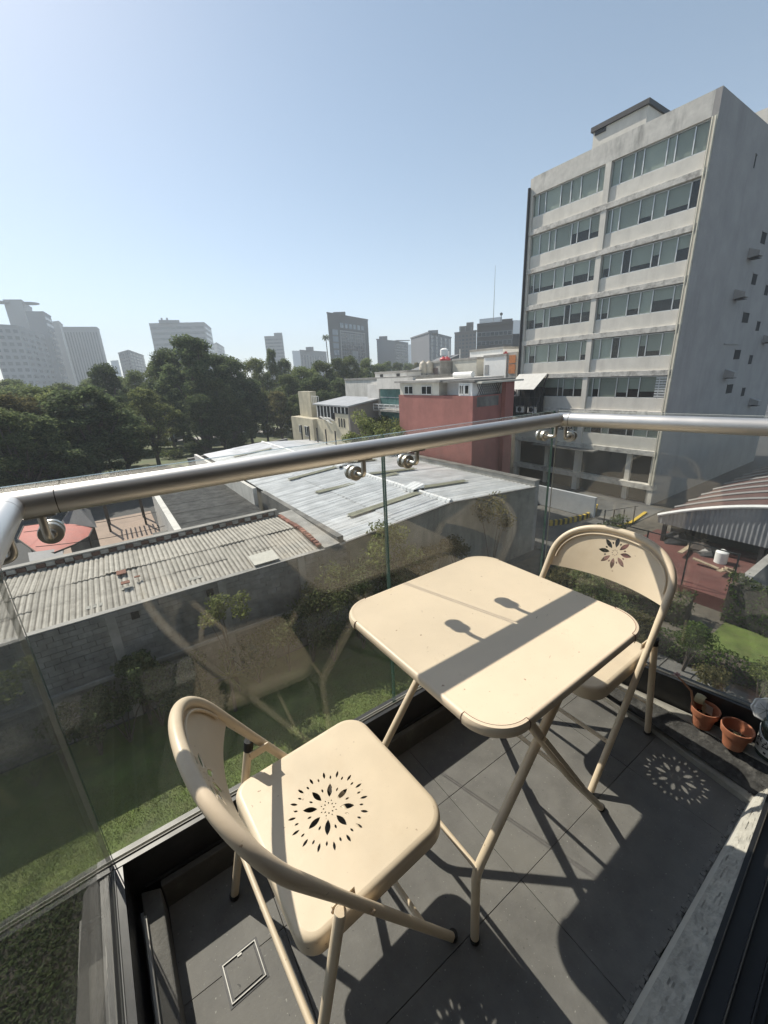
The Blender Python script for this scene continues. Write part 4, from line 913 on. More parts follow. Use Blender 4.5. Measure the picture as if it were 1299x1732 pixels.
# ================================================================== garden below: shrubs, hedges, ivy
def shrub(label, c, s, kind, n=1500, leaf=.07, group=None, name='shrub', seed=0, stretch=1.0, flat=None):
    r_ = np.random.default_rng(200+seed); t_ = thing(name, label, 'shrub' if name == 'shrub' else 'tree', (c[0], c[1], G0), group=group); h = c[2]-G0
    bl = [(r_.normal(0, s*.45), r_.normal(0, s*.45)*.8, h+r_.normal(0, s*.35)*stretch, s*r_.uniform(.4, .65)) for _ in range(7)]
    P, d = crown_points(n, bl, r_, .4); P[:, 2] = np.maximum(P[:, 2], .05)
    me = leaves(P, leaf, r_, nrm=d*.5); me.materials.append(LM[kind]); link('foliage', me, t_)
    mb = MB()
    for i in range(4): mb.tube([(0, 0, 0), (bl[i][0]*.5, bl[i][1]*.5, h*.6), bl[i][:3]], [.035, .022, .008], 5)
    mb.build('stems', m_bark, t_, local=True)
    return t_
shrub('tall light green sapling before the block wall, by the joint between the long glass panels', ay(648, 905, 14.1), 1.15, 'light', 1500, .085, seed=1, stretch=1.6, name='sapling')
shrub('leafy sapling against the shed gable wall left of the corner of the balcony', ay(835, 868, 14.3), 1.0, 'olive', 900, .085, seed=2, stretch=1.4, name='sapling')
shrub('round green sapling in front of the block wall left of the middle', ay(380, 1032, 13.9), .62, 'light', 900, .07, seed=3, name='sapling')
WALLSHRUB = ['dense dark shrub by the wall '+w for w in ('just right of the glass joint', 'behind the glass joint', 'left of the tall sapling', 'two left of the tall sapling', 'midway between the two saplings', 'right of the small sapling', 'nearer the lawn below the glass joint', 'nearer the lawn and left of the glass joint')]+['olive shrub below the shed gable, left one', 'olive shrub below the shed gable, right one']+['dense dark shrub by the wall '+w for w in ('under the small sapling', 'left of the yucca', 'midway along the block wall', 'with sprigs above the plinth ledge', 'near the left corner glass', 'right below the plinth ledge', 'at the far left behind the left glass', 'left of the tie column')]
for i, (px, py, y, s, k) in enumerate(((700, 975, 14.0, 1.1, 'dark'), (655, 985, 13.7, 1.0, 'dark'), (600, 985, 13.9, 1.1, 'dark'), (560, 1010, 13.7, 1.1, 'mid'), (520, 1035, 13.7, 1.0, 'dark'), (480, 1060, 13.8, .9, 'mid'),
        (610, 1030, 13.2, 1.0, 'dark'), (560, 1060, 13.2, .9, 'dark'), (730, 940, 14.1, .9, 'olive'), (775, 920, 14.2, .8, 'olive'), (430, 1100, 13.9, .8, 'dark'), (300, 1150, 13.9, .9, 'dark'), (255, 1155, 13.9, .8, 'dark'), (225, 1120, 14.2, .5, 'dark'), (150, 1215, 13.8, .7, 'dark'), (340, 1165, 13.7, .8, 'dark'), (90, 1240, 13.9, .7, 'dark'), (200, 1190, 13.8, .8, 'dark'))):
    shrub(WALLSHRUB[i], ay(px, py, y), s, k, 1300, .075, 'shrubs along the block wall', seed=10+i)
yc = thing('yucca', 'spiky yucca with narrow leaves in front of the block wall', 'plant', (*az(385, 1135, -8.3)[:2], G0)); mb = MB(); r_ = np.random.default_rng(5)
for i in range(46):
    a = i*2.4; e = r_.uniform(-.5, 1.2); d = np.array([math.cos(a)*math.cos(e), math.sin(a)*math.cos(e), math.sin(e)]); s_ = np.cross(d, (0, 0, 1)); s_ /= np.linalg.norm(s_); b = np.array([0, 0, 1.55])
    mb.add([b, b+d*.35-s_*.03, b+d*.72-np.array([0, 0, .06]), b+d*.35+s_*.03], [(0, 1, 2, 3)])
mb.build('leaves', LM['light'], yc, local=True, kind='stuff'); MB().tube([(0, 0, 0), (.03, 0, 1.55)], [.07, .05], 7).build('stem', m_bark, yc, local=True)
# right hand garden
struct(MB().box(13.504, 40, -12, 14.4, G0+.004, G0+.02).build('garden_ground', mat('garden_soil', (.085, .075, .06), .9, var=.35, scale=2)))
struct(MB().box(18.4, 21.5, -3, 4.6, G0+.024, G0+.05).build('side_lawn', m_lawn))
m_slab = mat('path_slab', (.11, .107, .10), .85, var=.2, scale=3, stain=(.14, .135, .125), stain_amt=.5, stain_scale=1.5)
pth = struct(MB().box(13.6, 16.9, -3, 3.2, G0+.024, G0+.05).build('garden_path', m_slab))
pme = MB().box(-.48, .48, -.48, .48, 0, .05).mesh('slab', m_slab)
for i in range(9):
    o = link('slab', pme, pth); p = np.array([16.6, 5.6, 0])+np.array([-.16, -.36, 0])*i*1.35*2; o.location = (16.5-.05*i, 9.5-1.0*i, G0+.06)
    o = link('slab', pme, pth); o.location = (15.5-.05*i, 9.5-1.0*i, G0+.06)
def leafbox(name, label, A, B, w, h, z0, kind, n, leaf, cat='hedge'):
    r_ = np.random.default_rng(int(abs(A[0]*100))); A = np.array(A, float); B = np.array(B, float); d = B-A; L_ = np.linalg.norm(d); d /= L_; s_ = np.array([-d[1], d[0]])
    t_ = thing(name, label, cat, (*((A+B)/2), z0)); u = r_.uniform(0, L_, n); v = r_.uniform(-1, 1, n); z = r_.uniform(0, 1, n); m_ = r_.integers(0, 3, n)
    v = np.where(m_ == 0, 1, np.where(m_ == 1, -1, v))*w/2*(1+.10*np.sin(u*4)+.08*r_.normal(size=n)); z = np.where(m_ == 2, 1, z)*h*(1+.07*np.sin(u*2.7+1)+.04*r_.normal(size=n))
    P = np.stack([A[0]+d[0]*u+s_[0]*v, A[1]+d[1]*u+s_[1]*v, z], 1); P[:, :2] -= (A+B)/2
    me = leaves(P, leaf, r_); me.materials.append(LM[kind]); link('foliage', me, t_)
    cm = MB(); cc = (A+B)/2; cm.obox((0, 0, h*.45), (d[0]*L_*.49, d[1]*L_*.49, 0), (s_[0]*w*.4, s_[1]*w*.4, 0), (0, 0, h*.43)); cm.build('branches', m_bark, t_, local=True); return t_
leafbox('hedge', 'low clipped green hedge along the garden path, below the right glass panel', (16.9, 8.6), (18.2, -2), .95, .75, G0, 'hedge', 5200, .07)
leafbox('ivy_wall', 'tall ivy covered wall at the right edge beneath the red terrace', (21.7, 4.9), (21.7, -4), .5, 2.15, G0, 'hedge', 5200, .085, 'wall')
leafbox('hedge', 'dark hedge in the shade behind the round bush', (19.5, 12.5), (20.2, 5.6), 1.3, 1.2, G0, 'dark', 3000, .09)
shrub('rounded clipped bush in the hedge right of the far chair', az(1165, 1083, -8.6), .75, 'hedge', 1500, .06, seed=40)
shrub('reddish flowering bush on the paved corner above the terracotta pots', az(1215, 1145, -9.0), .62, 'olive', 1500, .05, seed=41)
shrub('light green bush at the right edge of the paved corner', az(1292, 1150, -9.0), .6, 'light', 1000, .05, seed=42)
for i, (px, py, z, s, k) in enumerate(((985, 985, -8.3, .9, 'mid'), (1015, 1005, -8.6, .7, 'hedge'), (950, 975, -8.6, .9, 'olive'), (1040, 1020, -8.8, .7, 'mid'), (1085, 1050, -9.0, .6, 'olive'))):
    shrub('bush in the shaded bed '+('below the flower of the far backrest', 'under the right part of the far backrest', 'by the left tube of the far chair', 'right of the table corner', 'nearest the garden path')[i], az(px, py, z), s, k, 1100, .07, 'bushes behind the far chair', seed=50+i)
pln = MB(); pln.box(15.1, 15.25, 3.3, 5.2, G0, G0+.45); pln.box(15.254, 16.2, 3.3, 3.45, G0, G0+.45); pln = pln.build('planter_kerb', m_conc); tag(pln, 'low concrete planter corner beside the garden path', 'kerb')
# driveway and ramp between the shed and the office block
struct(MB().box(22, 36.2, 13.2, 21, G0+.03, G0+.06).build('driveway', mat('driveway_concrete', (.10, .098, .092), .85, var=.25, scale=.8)))
lw = MB().box(30, 30.25, 15.7, 22, G0+.1, -8.35).build('ramp_wall', mat('blue_grey_paint', (.42, .44, .46), .8, var=.08)); tag(lw, 'low pale blue grey wall beside the driveway ramp', 'wall')
m_yellow = mat('yellow_paint', (.55, .38, .04), .7, var=.2, scale=6); m_black = mat('black_paint', (.025, .025, .025), .7, var=.2)
ks = thing('striped_kerb', 'black and yellow striped kerb curving along the driveway', 'kerb', (28, 16, G0))
kp = [az(*q, G0+.3) for q in ((930, 884), (950, 882), (970, 878), (990, 873), (1004, 866), (1009, 856))]
n_ = 0
for a, b in zip(kp[:-1], kp[1:]):
    for j in range(5):
        p = a+(b-a)*j/5; q = a+(b-a)*(j+.96)/5; n_ += 1
        MB().beam((p[0], p[1], G0+.25), (q[0], q[1], G0+.25), .2, .45).build('kerb_block', m_yellow if n_ % 2 else m_black, ks)
yl = MB()
kq = [az(*q, G0+.1) for q in ((1040, 893), (1068, 884), (1092, 867))]
for a, b in zip(kq[:-1], kq[1:]): yl.beam(a, b, .22, .16)
yl = yl.build('yellow_kerb', m_yellow); tag(yl, 'plain yellow kerb line leading to the office corner', 'kerb')
dfn = thing('driveway_fence', 'thin dark post fence above the yellow kerb', 'fence', (28, 13.4, G0))
for q in ((1020, 893), (1035, 893), (1052, 892), (1070, 886)):
    p = az(*q, G0+.1); MB().box(p[0]-.03, p[0]+.03, p[1]-.03, p[1]+.03, G0, G0+1.5).build('post', m_dkmetal, dfn)
p, q = az(1018, 893, G0+.1), az(1075, 884, G0+.1); MB().beam((p[0], p[1], G0+1.4), (q[0], q[1], G0+1.4), .03, .03).build('rail', m_dkmetal, dfn)

# arched hall with red roof, red terrace with clutter
m_redroof = mat('red_roof_sheet', (.095, .045, .038), .65, var=.25, scale=.6, stain=(.07, .045, .04), stain_amt=.5, stain_scale=.5)
m_ribl = mat('pale_rib', (.22, .215, .21), .7, var=.1)
hl = thing('arched_hall', 'hall with arched dark red roof, pale ribs and a corrugated white front', 'hall', (40, 4, G0))
zf = lambda y: -5.75-.0298*(y-2)**2
ys = [10.3-i*.62 for i in range(27)]
for i in range(7):
    x0 = 27.6+i*4.2; mb = MB()
    mb.add([(x0, y, zf(y)) for y in ys]+[(x0+4.18, y, zf(y)) for y in ys], [(j, j+1, len(ys)+j+1, len(ys)+j) for j in range(len(ys)-1)]); mb.build('roof_sheet', m_redroof, hl, smooth=True)
for i in range(14):
    x0 = 27.7+i*2.1; MB().tube([(x0, y, zf(y)+.06) for y in ys], .09, 5).build('rib', m_ribl, hl, smooth=True)
mb = MB(); nw = 150
for j in range(nw+1):
    y = 10.3-(10.3+6)*j/nw; xx = 27.5+.05*(j % 2); mb.v += [(xx, y, min(-8.25, zf(y)-.05)), (xx, y, zf(y)+.02)]
mb.f += [(2*j, 2*j+2, 2*j+3, 2*j+1) for j in range(nw)]
mb.build('front_sheet', mat('pale_corrugated', (.17, .18, .195), .55, var=.08, scale=1, stain=(.4, .4, .4), stain_amt=.4, stain_scale=.6), hl)
MB().tube([(27.42, y, zf(y)+.08) for y in ys], .1, 6).build('front_trim', MATS['white_paint'], hl, smooth=True)
MB().box(29.5, 29.7, -6, 10.2, G0, -7.8).build('back_wall', m_dark, hl)
for y in (9.9, 5.2, .4): MB().box(27.55, 27.75, y-.1, y+.1, G0, -8).build('column', m_dkmetal, hl)
struct(MB().box(22.3, 29.5, 4.7, 11, G0+.024, -9.4).build('red_terrace', mat('red_terrace', (.11, .042, .036), .8, var=.25, scale=1, stain=(.13, .06, .05), stain_amt=.5, stain_scale=.8)))
bwl = MB().box(21.95, 30, 4.3, 4.65, G0, -8.0).build('terrace_wall', m_conc); tag(bwl, 'pale topped concrete wall at the right side of the red terrace', 'wall')
tf = thing('terrace_fence', 'tall thin steel posts with one rail in front of the red terrace', 'fence', (22.4, 8, -9.4))
for y in (4.9, 6.8, 8.7, 10.8): MB().box(22.32, 22.38, y-.03, y+.03, -9.4, -7.0).build('post', m_dkmetal, tf)
MB().box(22.33, 22.37, 4.9, 10.8, -7.08, -7.03).build('rail', m_dkmetal, tf)
wt_ = az(1218, 951, -9.4); t_ = thing('white_drum', 'small white plastic drum on the red terrace', 'drum', (wt_[0], wt_[1], -9.4)); MB().lathe([(.3, 0), (.3, .62), (.22, .7), (.1, .72)], (0, 0, 0), 16).build('body', MATS['white_paint'], t_, True, local=True); MB().lathe([(.1, .72), (.1, .77)], n=10).build('cap', MATS['white_paint'], t_, local=True)
jk = [('grey tarpaulin heap', (1185, 930), .8, m_woodrail), ('dark heap of scrap', (1150, 915), .9, m_dkmetal), ('dark scrap near the drum', (1200, 938), .6, m_dkmetal)]
for i, (lb, q, s, M_) in enumerate(jk):
    p = az(*q, -9.4); r_ = np.random.default_rng(300+i); mb = MB(); mb.lathe([(s, 0), (s*.9, s*.25), (s*.5, s*.5), (.05, s*.6)], p, 9)
    mb.v = [(v[0]+r_.normal(0, .1*s), v[1]+r_.normal(0, .1*s), max(-9.39, v[2]+r_.normal(0, .08*s))) for v in mb.v]; o = mb.build('scrap_heap', M_); tag(o, lb+' on the red terrace', 'scrap heap')
m_plank = mat('pale_timber', (.36, .29, .20), .8, var=.3, scale=3)
for i, (a, b) in enumerate((((1150, 935), (1180, 915)), ((1180, 920), (1195, 912)), ((1172, 944), (1215, 962)), ((1222, 962), (1238, 970)), ((1228, 960), (1244, 966)), ((1216, 966), (1236, 962)))):
    p, q = az(*a, -9.1), az(*b, -9.3); o = MB().beam(p, q, .22, .06).build('plank', m_plank); tag(o, 'loose pale timber plank on the red terrace, '+('leaning over the dark heap', 'short and raised behind the heap', 'long and running to the drum', 'just right of the drum', 'farthest right of the drum', 'in front of the drum')[i], 'plank', 'planks on the red terrace')
yv_ = thing('leafy_bush', 'dark leafy clump between the far chair and the arched hall', 'shrub', (24.5, 11.6, G0)); r_ = np.random.default_rng(77); P, d = crown_points(1200, [(r_.normal(0, .6), r_.normal(0, .5), 1.2+r_.normal(0, .4), .6) for _ in range(5)], r_); me = leaves(P, .1, r_); me.materials.append(LM['dark']); link('foliage', me, yv_); MB().tube([(0, 0, 0), (0, .1, 1.4)], .06, 5).build('stem', m_bark, yv_, local=True)

# ================================================================== our own building behind the camera
m_fac = mat('facade_render', (.13, .125, .12), .85, var=.08, scale=1.5, bump=.3, bscale=20)
hb = thing('apartment_building', 'apartment building that carries the balcony, behind the camera', 'building', (0, -4, G0))
MB().box(-10, -1.3, -.4, -.1, G0, 7).build('wall', m_fac, hb); MB().box(3.4, 12, -.4, -.1, G0, 7).build('wall', m_fac, hb)
MB().box(-1.298, 3.398, -.4, -.1, 2.35, 7).build('wall', m_fac, hb); MB().box(-1.298, 3.398, -.4, -.1, G0, -.22).build('wall', m_fac, hb)
rm = MB(); rm.box(-1.4, 3.5, -4.2, -4.1, -.2, 2.5); rm.box(-1.5, -1.4, -4.1, -.41, -.2, 2.5); rm.box(3.5, 3.6, -4.1, -.41, -.2, 2.5); rm.box(-1.4, 3.5, -4.1, -.41, 2.5, 2.6); rm.box(-1.4, 3.5, -4.1, -.41, -.2, .0)
rm.build('room', mat('room_wall', (.07, .066, .06), .8, var=.1), hb)
struct(MB().box(-.335, 1.78, -.1, 1.03, -.24, -.02).build('balcony_slab', m_conc))

# ================================================================== balcony floor, kerbs, sill
m_tile = mat('slate_tile', (.132, .128, .120), .70, var=.22, scale=11, bump=.3, bscale=160, stain=(.17, .163, .145), stain_amt=.55, stain_scale=55, thr=(.58, .72), island=.07, det=7, speck=(((.34, .33, .30), 150, .68, .73, .8), ((.03, .03, .03), 120, .69, .74, .7), ((.17, .163, .145), 3.2, .48, .72, .6)))
m_joint = mat('tile_joint', (.055, .053, .05), .9, var=.2, scale=20)
m_kerb = mat('kerb_stone', (.090, .087, .080), .8, var=.2, scale=10, bump=.5, bscale=90, stain=(.22, .21, .19), stain_amt=.4, stain_scale=8, thr=(.55, .72))
m_kerbdirt = mat('gritty_dirt', (.045, .044, .042), .95, var=.6, scale=35, bump=.9, bscale=70, stain=(.14, .135, .125), stain_amt=.6, stain_scale=25, thr=(.55, .68))
m_kerblight = mat('pale_kerb', (.30, .285, .25), .85, var=.2, scale=9, bump=.5, bscale=80, stain=(.12, .115, .10), stain_amt=.55, stain_scale=7)
m_chan = mat('black_channel', (.018, .018, .019), .42, var=.3, scale=8, stain=(.05, .048, .045), stain_amt=.4, stain_scale=20)
m_grey = mat('grey_trim', (.26, .25, .225), .55, var=.15, scale=8)
struct(MB().box(-.14, 1.47, .10, .93, -.018, -.0105).build('balcony_floor', m_joint))
FL = bpy.data.objects['balcony_floor']
lx = [-.135, .10, .66, 1.22, 1.455]; ly = [.125, .133, .413, .693, .912]
for i in range(4):
    for j in range(1, 4):
        x0, x1, y0, y1 = lx[i]+.0007, lx[i+1]-.0007, ly[j]+.0007, ly[j+1]-.0007
        if i == 3: poly = [(x0, y0), (1.43, y0), (1.45, y1), (x0, y1)]
        else: poly = [(x0, y0), (x1, y0), (x1, y1), (x0, y1)]
        if i == 0 and j == 2 or i == 0 and j == 3: pass
        o = MB().prism(poly, -.010, rng.normal(0, .0003)).build('tile', m_tile, FL, bevel=.0006)
# floor drain with tile inlay
dc = (az(372, 1640, 0)+az(432, 1590, 0)+az(452, 1645, 0)+az(395, 1703, 0))/4
dr = thing('floor_drain', 'square steel rimmed floor drain with tile inlay by the near chair', 'drain', (dc[0], dc[1], .0))
dr.rotation_euler = (0, 0, math.radians(2))
m_steel = mat('bright_steel', (.22, .215, .205), .5, metal=1, var=.1, scale=30)
hw = .038
MB().box(-hw-.006, hw+.006, -hw-.006, hw+.006, .0008, .0014).build('gap', m_dkmetal, dr, local=True)
fr = MB()
for sx in (-1, 1): fr.box(sx*hw-.0010, sx*hw+.0010, -hw-.0010, hw+.0010, .0015, .0045)
for sy in (-1, 1): fr.box(-hw+.0012, hw-.0012, sy*hw-.0010, sy*hw+.0010, .0015, .0043)
fr.build('steel_rim', m_steel, dr, local=True)
MB().box(-hw+.006, hw-.006, -hw+.006, hw-.006, .0015, .0035).build('inlay', m_tile, dr, local=True)
MB().box(-.005, .005, hw-.007, hw-.003, .0036, .0056).build('lift_tab', m_steel, dr, local=True)
# kerbs
KZ = .082
gl = lambda y: -.222+.03*(.963-y)           # left glass line
gr_ = lambda y: 1.466+.175*(.963-y)         # right glass line
kl = thing('kerb', 'dark stone kerb along the left glass panel', 'kerb', (-.17, .5, 0))
MB().prism([(gl(-.1)+.045, -.1), (-.118, -.1), (-.137, .912), (gl(.93)+.04, .93)], -.015, KZ).build('stone', m_kerb, kl, bevel=.004)
MB().prism([(gl(-.1)+.040, -.1), (gl(-.1)+.047, -.1), (gl(.86)+.047, .86), (gl(.86)+.040, .86)], KZ-.01, KZ+.012).build('metal_lip', m_grey, kl)
MB().prism([(-.333, -.1), (gl(-.1)-.028, -.1), (gl(1.0)-.02, 1.02), (gl(1.0)-.05, 1.035), (-.30, 1.0)], -.02, .10).build('outer_ledge', m_kerb, kl, bevel=.006)
kf = thing('kerb', 'dark stone kerb along the long front glass', 'kerb', (.6, .92, 0))
MB().box(-.136, 1.46, .912, .93, -.015, KZ-.0005).build('stone', m_kerb, kf, bevel=.003)
MB().box(-.17, 1.46, .9305, .938, -.015, KZ+.004).build('metal_lip', m_chan, kf)
kr = thing('kerb', 'kerb on the right side, gritty dark top with pale edges', 'kerb', (1.47, .5, 0))
E_ = [(1.452, .911), (1.432, .43), (1.392, .215), (1.372, .10)]
def kstrip(a, b, z, zo=None, z0=-.015):
    poly = []
    for (x, y) in E_:
        g = gr_(y)-.03; poly.append((x+(g-x)*a, y))
    for (x, y) in E_[::-1]:
        g = gr_(y)-.03; poly.append((x+(g-x)*b, y))
    if zo is not None: z = [z]*4+[zo]*4
    return MB().prism(poly, z0, z)
kstrip(0, .16, .020).build('pale_edge', m_kerblight, kr, bevel=.004)
kstrip(.162, .60, .022, .076).build('gritty_top', m_kerbdirt, kr)
kstrip(.602, .90, .081).build('pale_strip', m_kerblight, kr, bevel=.003)
kstrip(.902, .985, .078).build('groove_trim', m_grey, kr)
# grit crumbs on the kerb
mb = MB()
for i in range(260):
    t = rng.random(); y = .12+.72*rng.random(); x = np.interp(y, [.1, .215, .43, .911], [1.372, 1.392, 1.432, 1.452]); g = gr_(y)-.03; xx = x+(g-x)*rng.uniform(.14, .62); s = rng.uniform(.0008, .0026)
    mb.obox((xx, y, .0225+.054*min(1, max(0, ((xx-x)/(g-x)-.162)/.438))), (s, 0, 0), (0, s*1.3, .0), (0, 0, s*.6))
mb.build('grit', m_kerbdirt, kr, kind='stuff')
# sill of the sliding door
m_plaster = mat('white_plaster', (.44, .42, .37), .9, var=.2, scale=25, bump=1.0, bscale=70, stain=(.30, .29, .26), stain_amt=.6, stain_scale=40, thr=(.5, .62))
m_bevel = mat('pale_sealant', (.50, .48, .43), .7, var=.1, scale=12, bump=.2, bscale=60)
sl_ = thing('door_sill', 'rough white plaster door sill along the bottom right of the balcony', 'sill', (.7, .1, 0))
fy = lambda x: .121+.012*x
ty = lambda x: .003+.0737*x                 # edge of the door track
X_ = [-.5+.1*i for i in range(22)]
mb = MB(); vs = []
for x in X_: vs += [(x, fy(x)+.001, -.012), (x, fy(x)-.002, .012), (x, fy(x)-.013, .032)]
mb.add(vs, [(3*i+k, 3*i+3+k, 3*i+4+k, 3*i+1+k) for i in range(len(X_)-1) for k in range(2)]); mb.build('sealant_bevel', m_bevel, sl_, smooth=True)
mb = MB(); nx, ny = 260, 16; r_ = np.random.default_rng(9)
for i in range(nx+1):
    x = -.5+2.1*i/nx
    for j in range(ny+1):
        t = j/ny; y = (fy(x)-.013)*(1-t)+min(ty(x)-.004, fy(x)-.02)*t; mb.v.append((x, y, .032+.018*t+(r_.normal(0, .0011) if 0 < j else 0)))
mb.f = [(i*(ny+1)+j, i*(ny+1)+j+1, (i+1)*(ny+1)+j+1, (i+1)*(ny+1)+j) for i in range(nx) for j in range(ny)]
mb.build('plaster_top', m_plaster, sl_, smooth=True)
mb = MB()
for i in range(330):                         # ragged mortar along the floor joint
    x = -.3+1.7*i/330+r_.normal(0, .003); w = r_.uniform(.003, .010); mb.obox((x, fy(x)+.002+r_.uniform(0, .007), .001), (w, 0, r_.normal(0, .0008)), (0, r_.uniform(.002, .005), 0), (0, 0, r_.uniform(.001, .004)))
mb.build('ragged_mortar', mat('grey_mortar', (.17, .165, .155), .95, var=.3, scale=40), sl_, kind='stuff')
# sliding door track
dt = thing('sliding_door_track', 'black sliding door track with thin rails at the lower right', 'door track', (.7, 0, .05))
def trk(o0, o1, z0, z1, nm, M_):
    a = [(-.6, ty(-.6)+o0), (1.75, ty(1.75)+o0), (1.75, ty(1.75)+o1), (-.6, ty(-.6)+o1)]; return MB().prism(a, z0, z1).build(nm, M_, dt, bevel=.0008)
m_track = mat('black_aluminium', (.013, .013, .014), .38, var=.25, scale=12)
m_trackedge = mat('worn_track_edge', (.10, .09, .075), .4, metal=.5, var=.3, scale=30)
trk(-.34, .0, -.02, .045, 'base', m_track); trk(-.012, -.0, .0455, .068, 'outer_lip', m_track); trk(-.0125, -.010, .0685, .0705, 'worn_edge', m_trackedge)
trk(-.050, -.046, .0455, .078, 'rail', m_track); trk(-.0495, -.0465, .0785, .080, 'worn_edge', m_trackedge); trk(-.085, -.081, .0455, .078, 'rail', m_track); trk(-.12, -.10, .0455, .09, 'door_stile', m_track)

# ================================================================== glass railing
m_gl = glass_mat('railing_glass', (.972, .984, .976), .052, .043)
m_gedge = mat('glass_edge', (.035, .075, .062), .15, var=.2, scale=10, spec=.8)
m_ss = mat('brushed_steel', (.70, .685, .66), .46, metal=1, var=.08, scale=4)
m_ssr = mat('satin_steel', (.60, .58, .54), .36, metal=1, var=.06, scale=8)
rg = thing('glass_railing', 'clear glass balcony railing with round steel handrail and black base channel', 'railing', (.6, .9, 0))
GZ0, GZ1, GT = .16, 1.142, .010
m_gpale = mat('pale_glass_edge', (.42, .45, .41), .2, var=.1, scale=10)
def panel(p, q, M_=None):
    p, q = np.array([*p, 0.]), np.array([*q, 0.]); d = q-p; d /= np.linalg.norm(d); n = np.array([-d[1], d[0], 0])*GT/2; u = lambda a, z: a+np.array([0, 0, z])
    mb = MB(); mb.quad(u(p+n, GZ0), u(q+n, GZ0), u(q+n, GZ1), u(p+n, GZ1)); mb.quad(u(q-n, GZ0), u(p-n, GZ0), u(p-n, GZ1), u(q-n, GZ1)); g = mb.build('glass_panel', m_gl, rg)
    e = MB(); e.quad(u(p-n, GZ0), u(p+n, GZ0), u(p+n, GZ1), u(p-n, GZ1)); e.quad(u(q+n, GZ0), u(q-n, GZ0), u(q-n, GZ1), u(q+n, GZ1)); e.quad(u(p+n, GZ1), u(q+n, GZ1), u(q-n, GZ1), u(p-n, GZ1)); e.build('glass_edge', M_ or m_gedge, g)
GY = .963
panel((-.216, GY), (.6395, GY)); panel((.6465, GY), (1.455, GY)); panel((gl(-.1), -.1), (gl(.956), .956), m_gpale); panel((gr_(.954), .954), (gr_(.10), .10), m_gpale)
def channel(p, q, inner):
    p, q = np.array(p, float), np.array(q, float); d = q-p; d /= np.linalg.norm(d); n = np.array([-d[1], d[0]])*inner
    def pr(a, b, z0, z1, nm, M_=m_chan):
        MB().prism([tuple(p+n*a), tuple(q+n*a), tuple(q+n*b), tuple(p+n*b)], z0, z1).build(nm, M_, rg)
    pr(.0085, .024, .0, .19, 'channel_side'); pr(-.024, -.0085, .0, .185, 'channel_side'); pr(.0062, .0082, .1, .1935, 'gasket', m_grey); pr(-.0082, -.0062, .1, .188, 'gasket', m_grey)
channel((-.25, GY), (1.49, GY), -1); channel((gl(-.1), -.1), (gl(.935), .935), -1); channel((gr_(.935), .935), (gr_(.08), .08), -1)
HZ = 1.117; R_ = .0242
LC = np.array([-.167, .905, HZ]); RC = np.array([1.409, .905, HZ]); ld = np.array([.03, -1, 0]); ld /= np.linalg.norm(ld); rd = np.array([.185, -1, 0]); rd /= np.linalg.norm(rd)
ex = np.array([1.0, 0, 0])
MB().tube([LC+ex*.0685, RC-ex*.0005-ex*.03], R_, 32).build('handrail', m_ss, rg, smooth=True)
MB().tube([LC+ld*.06, LC, LC+ex*.0675], R_+.0002, 32).build('elbow', m_ss, rg, smooth=True)
MB().tube([LC+ld*.061, LC+ld*1.3], R_, 32).build('handrail', m_ss, rg, smooth=True)
MB().tube([RC-ex*.029, RC, RC+rd*.035], R_+.0002, 32).build('elbow', m_ss, rg, smooth=True)
MB().tube([RC+rd*.036, RC+rd*.9], R_, 32).build('handrail', m_ss, rg, smooth=True)
m_seam = mat('rail_seam', (.12, .11, .10), .5, metal=.6)
for c, d in ((LC+ex*.068, ex), (RC+rd*.0355, rd)): MB().tube([c-d*.0008, c+d*.0008], R_+.0004, 32, caps=False).build('seam', m_seam, rg, smooth=True)
def bracket(disc, inward, rail):
    disc, inward, rail = np.array(disc), np.array(inward, float), np.array(rail); inward /= np.linalg.norm(inward)
    rt = rail-np.array([0, 0, R_]); a = disc+inward*.012
    hz_ = np.array([rt[0], rt[1], disc[2]]); arm = [a]
    e0 = hz_-(hz_-a)/np.linalg.norm(hz_-a)*.016; e1 = hz_+np.array([0, 0, .016])
    for k in range(7):
        t = k/6; arm.append((1-t)**2*e0+2*t*(1-t)*hz_+t*t*e1)
    arm.append(rt+np.array([0, 0, .004]))
    b = MB().tube(arm, .0066, 12).build('bracket', m_ssr, rg, smooth=True)
    MB().lathe([(.0195, 0), (.0205, .0015), (.0205, .0045), (.0190, .0050), (.0190, .0062), (.0205, .0067), (.0205, .0115), (.0192, .013), (.0100, .0132), (.0080, .017)], disc+inward*.0055, 28, inward).build('disc', m_ssr, b, smooth=True)
    MB().lathe([(.0195, 0), (.0205, .0015), (.0205, .008), (.0190, .0095)], disc-inward*.0055, 28, -inward).build('disc', m_ssr, b, smooth=True)
    rl_ = rail-disc; MB().obox(rt+np.array([0, 0, .0015]), np.cross(inward, (0, 0, 1))*.022, inward*.011, (0, 0, .0028)).build('saddle', m_ssr, b)
for x, z in ((.541, 1.049), (.722, 1.054), (1.385, 1.054), (-.128, 1.046)):
    bracket((x, GY, z), (0, -1, 0), (x, .905, HZ))
for y in (.83, .2):
    bracket((gl(y), y, 1.048), (1, .06, 0), (LC+ld*(.905-y))[:3])
for y in (.935,): bracket((gr_(.90), .90, 1.046), (-1, -.16, 0), (RC+rd*.022))
bracket((gr_(.22), .22, 1.05), (-1, -.16, 0), (RC+rd*.70))

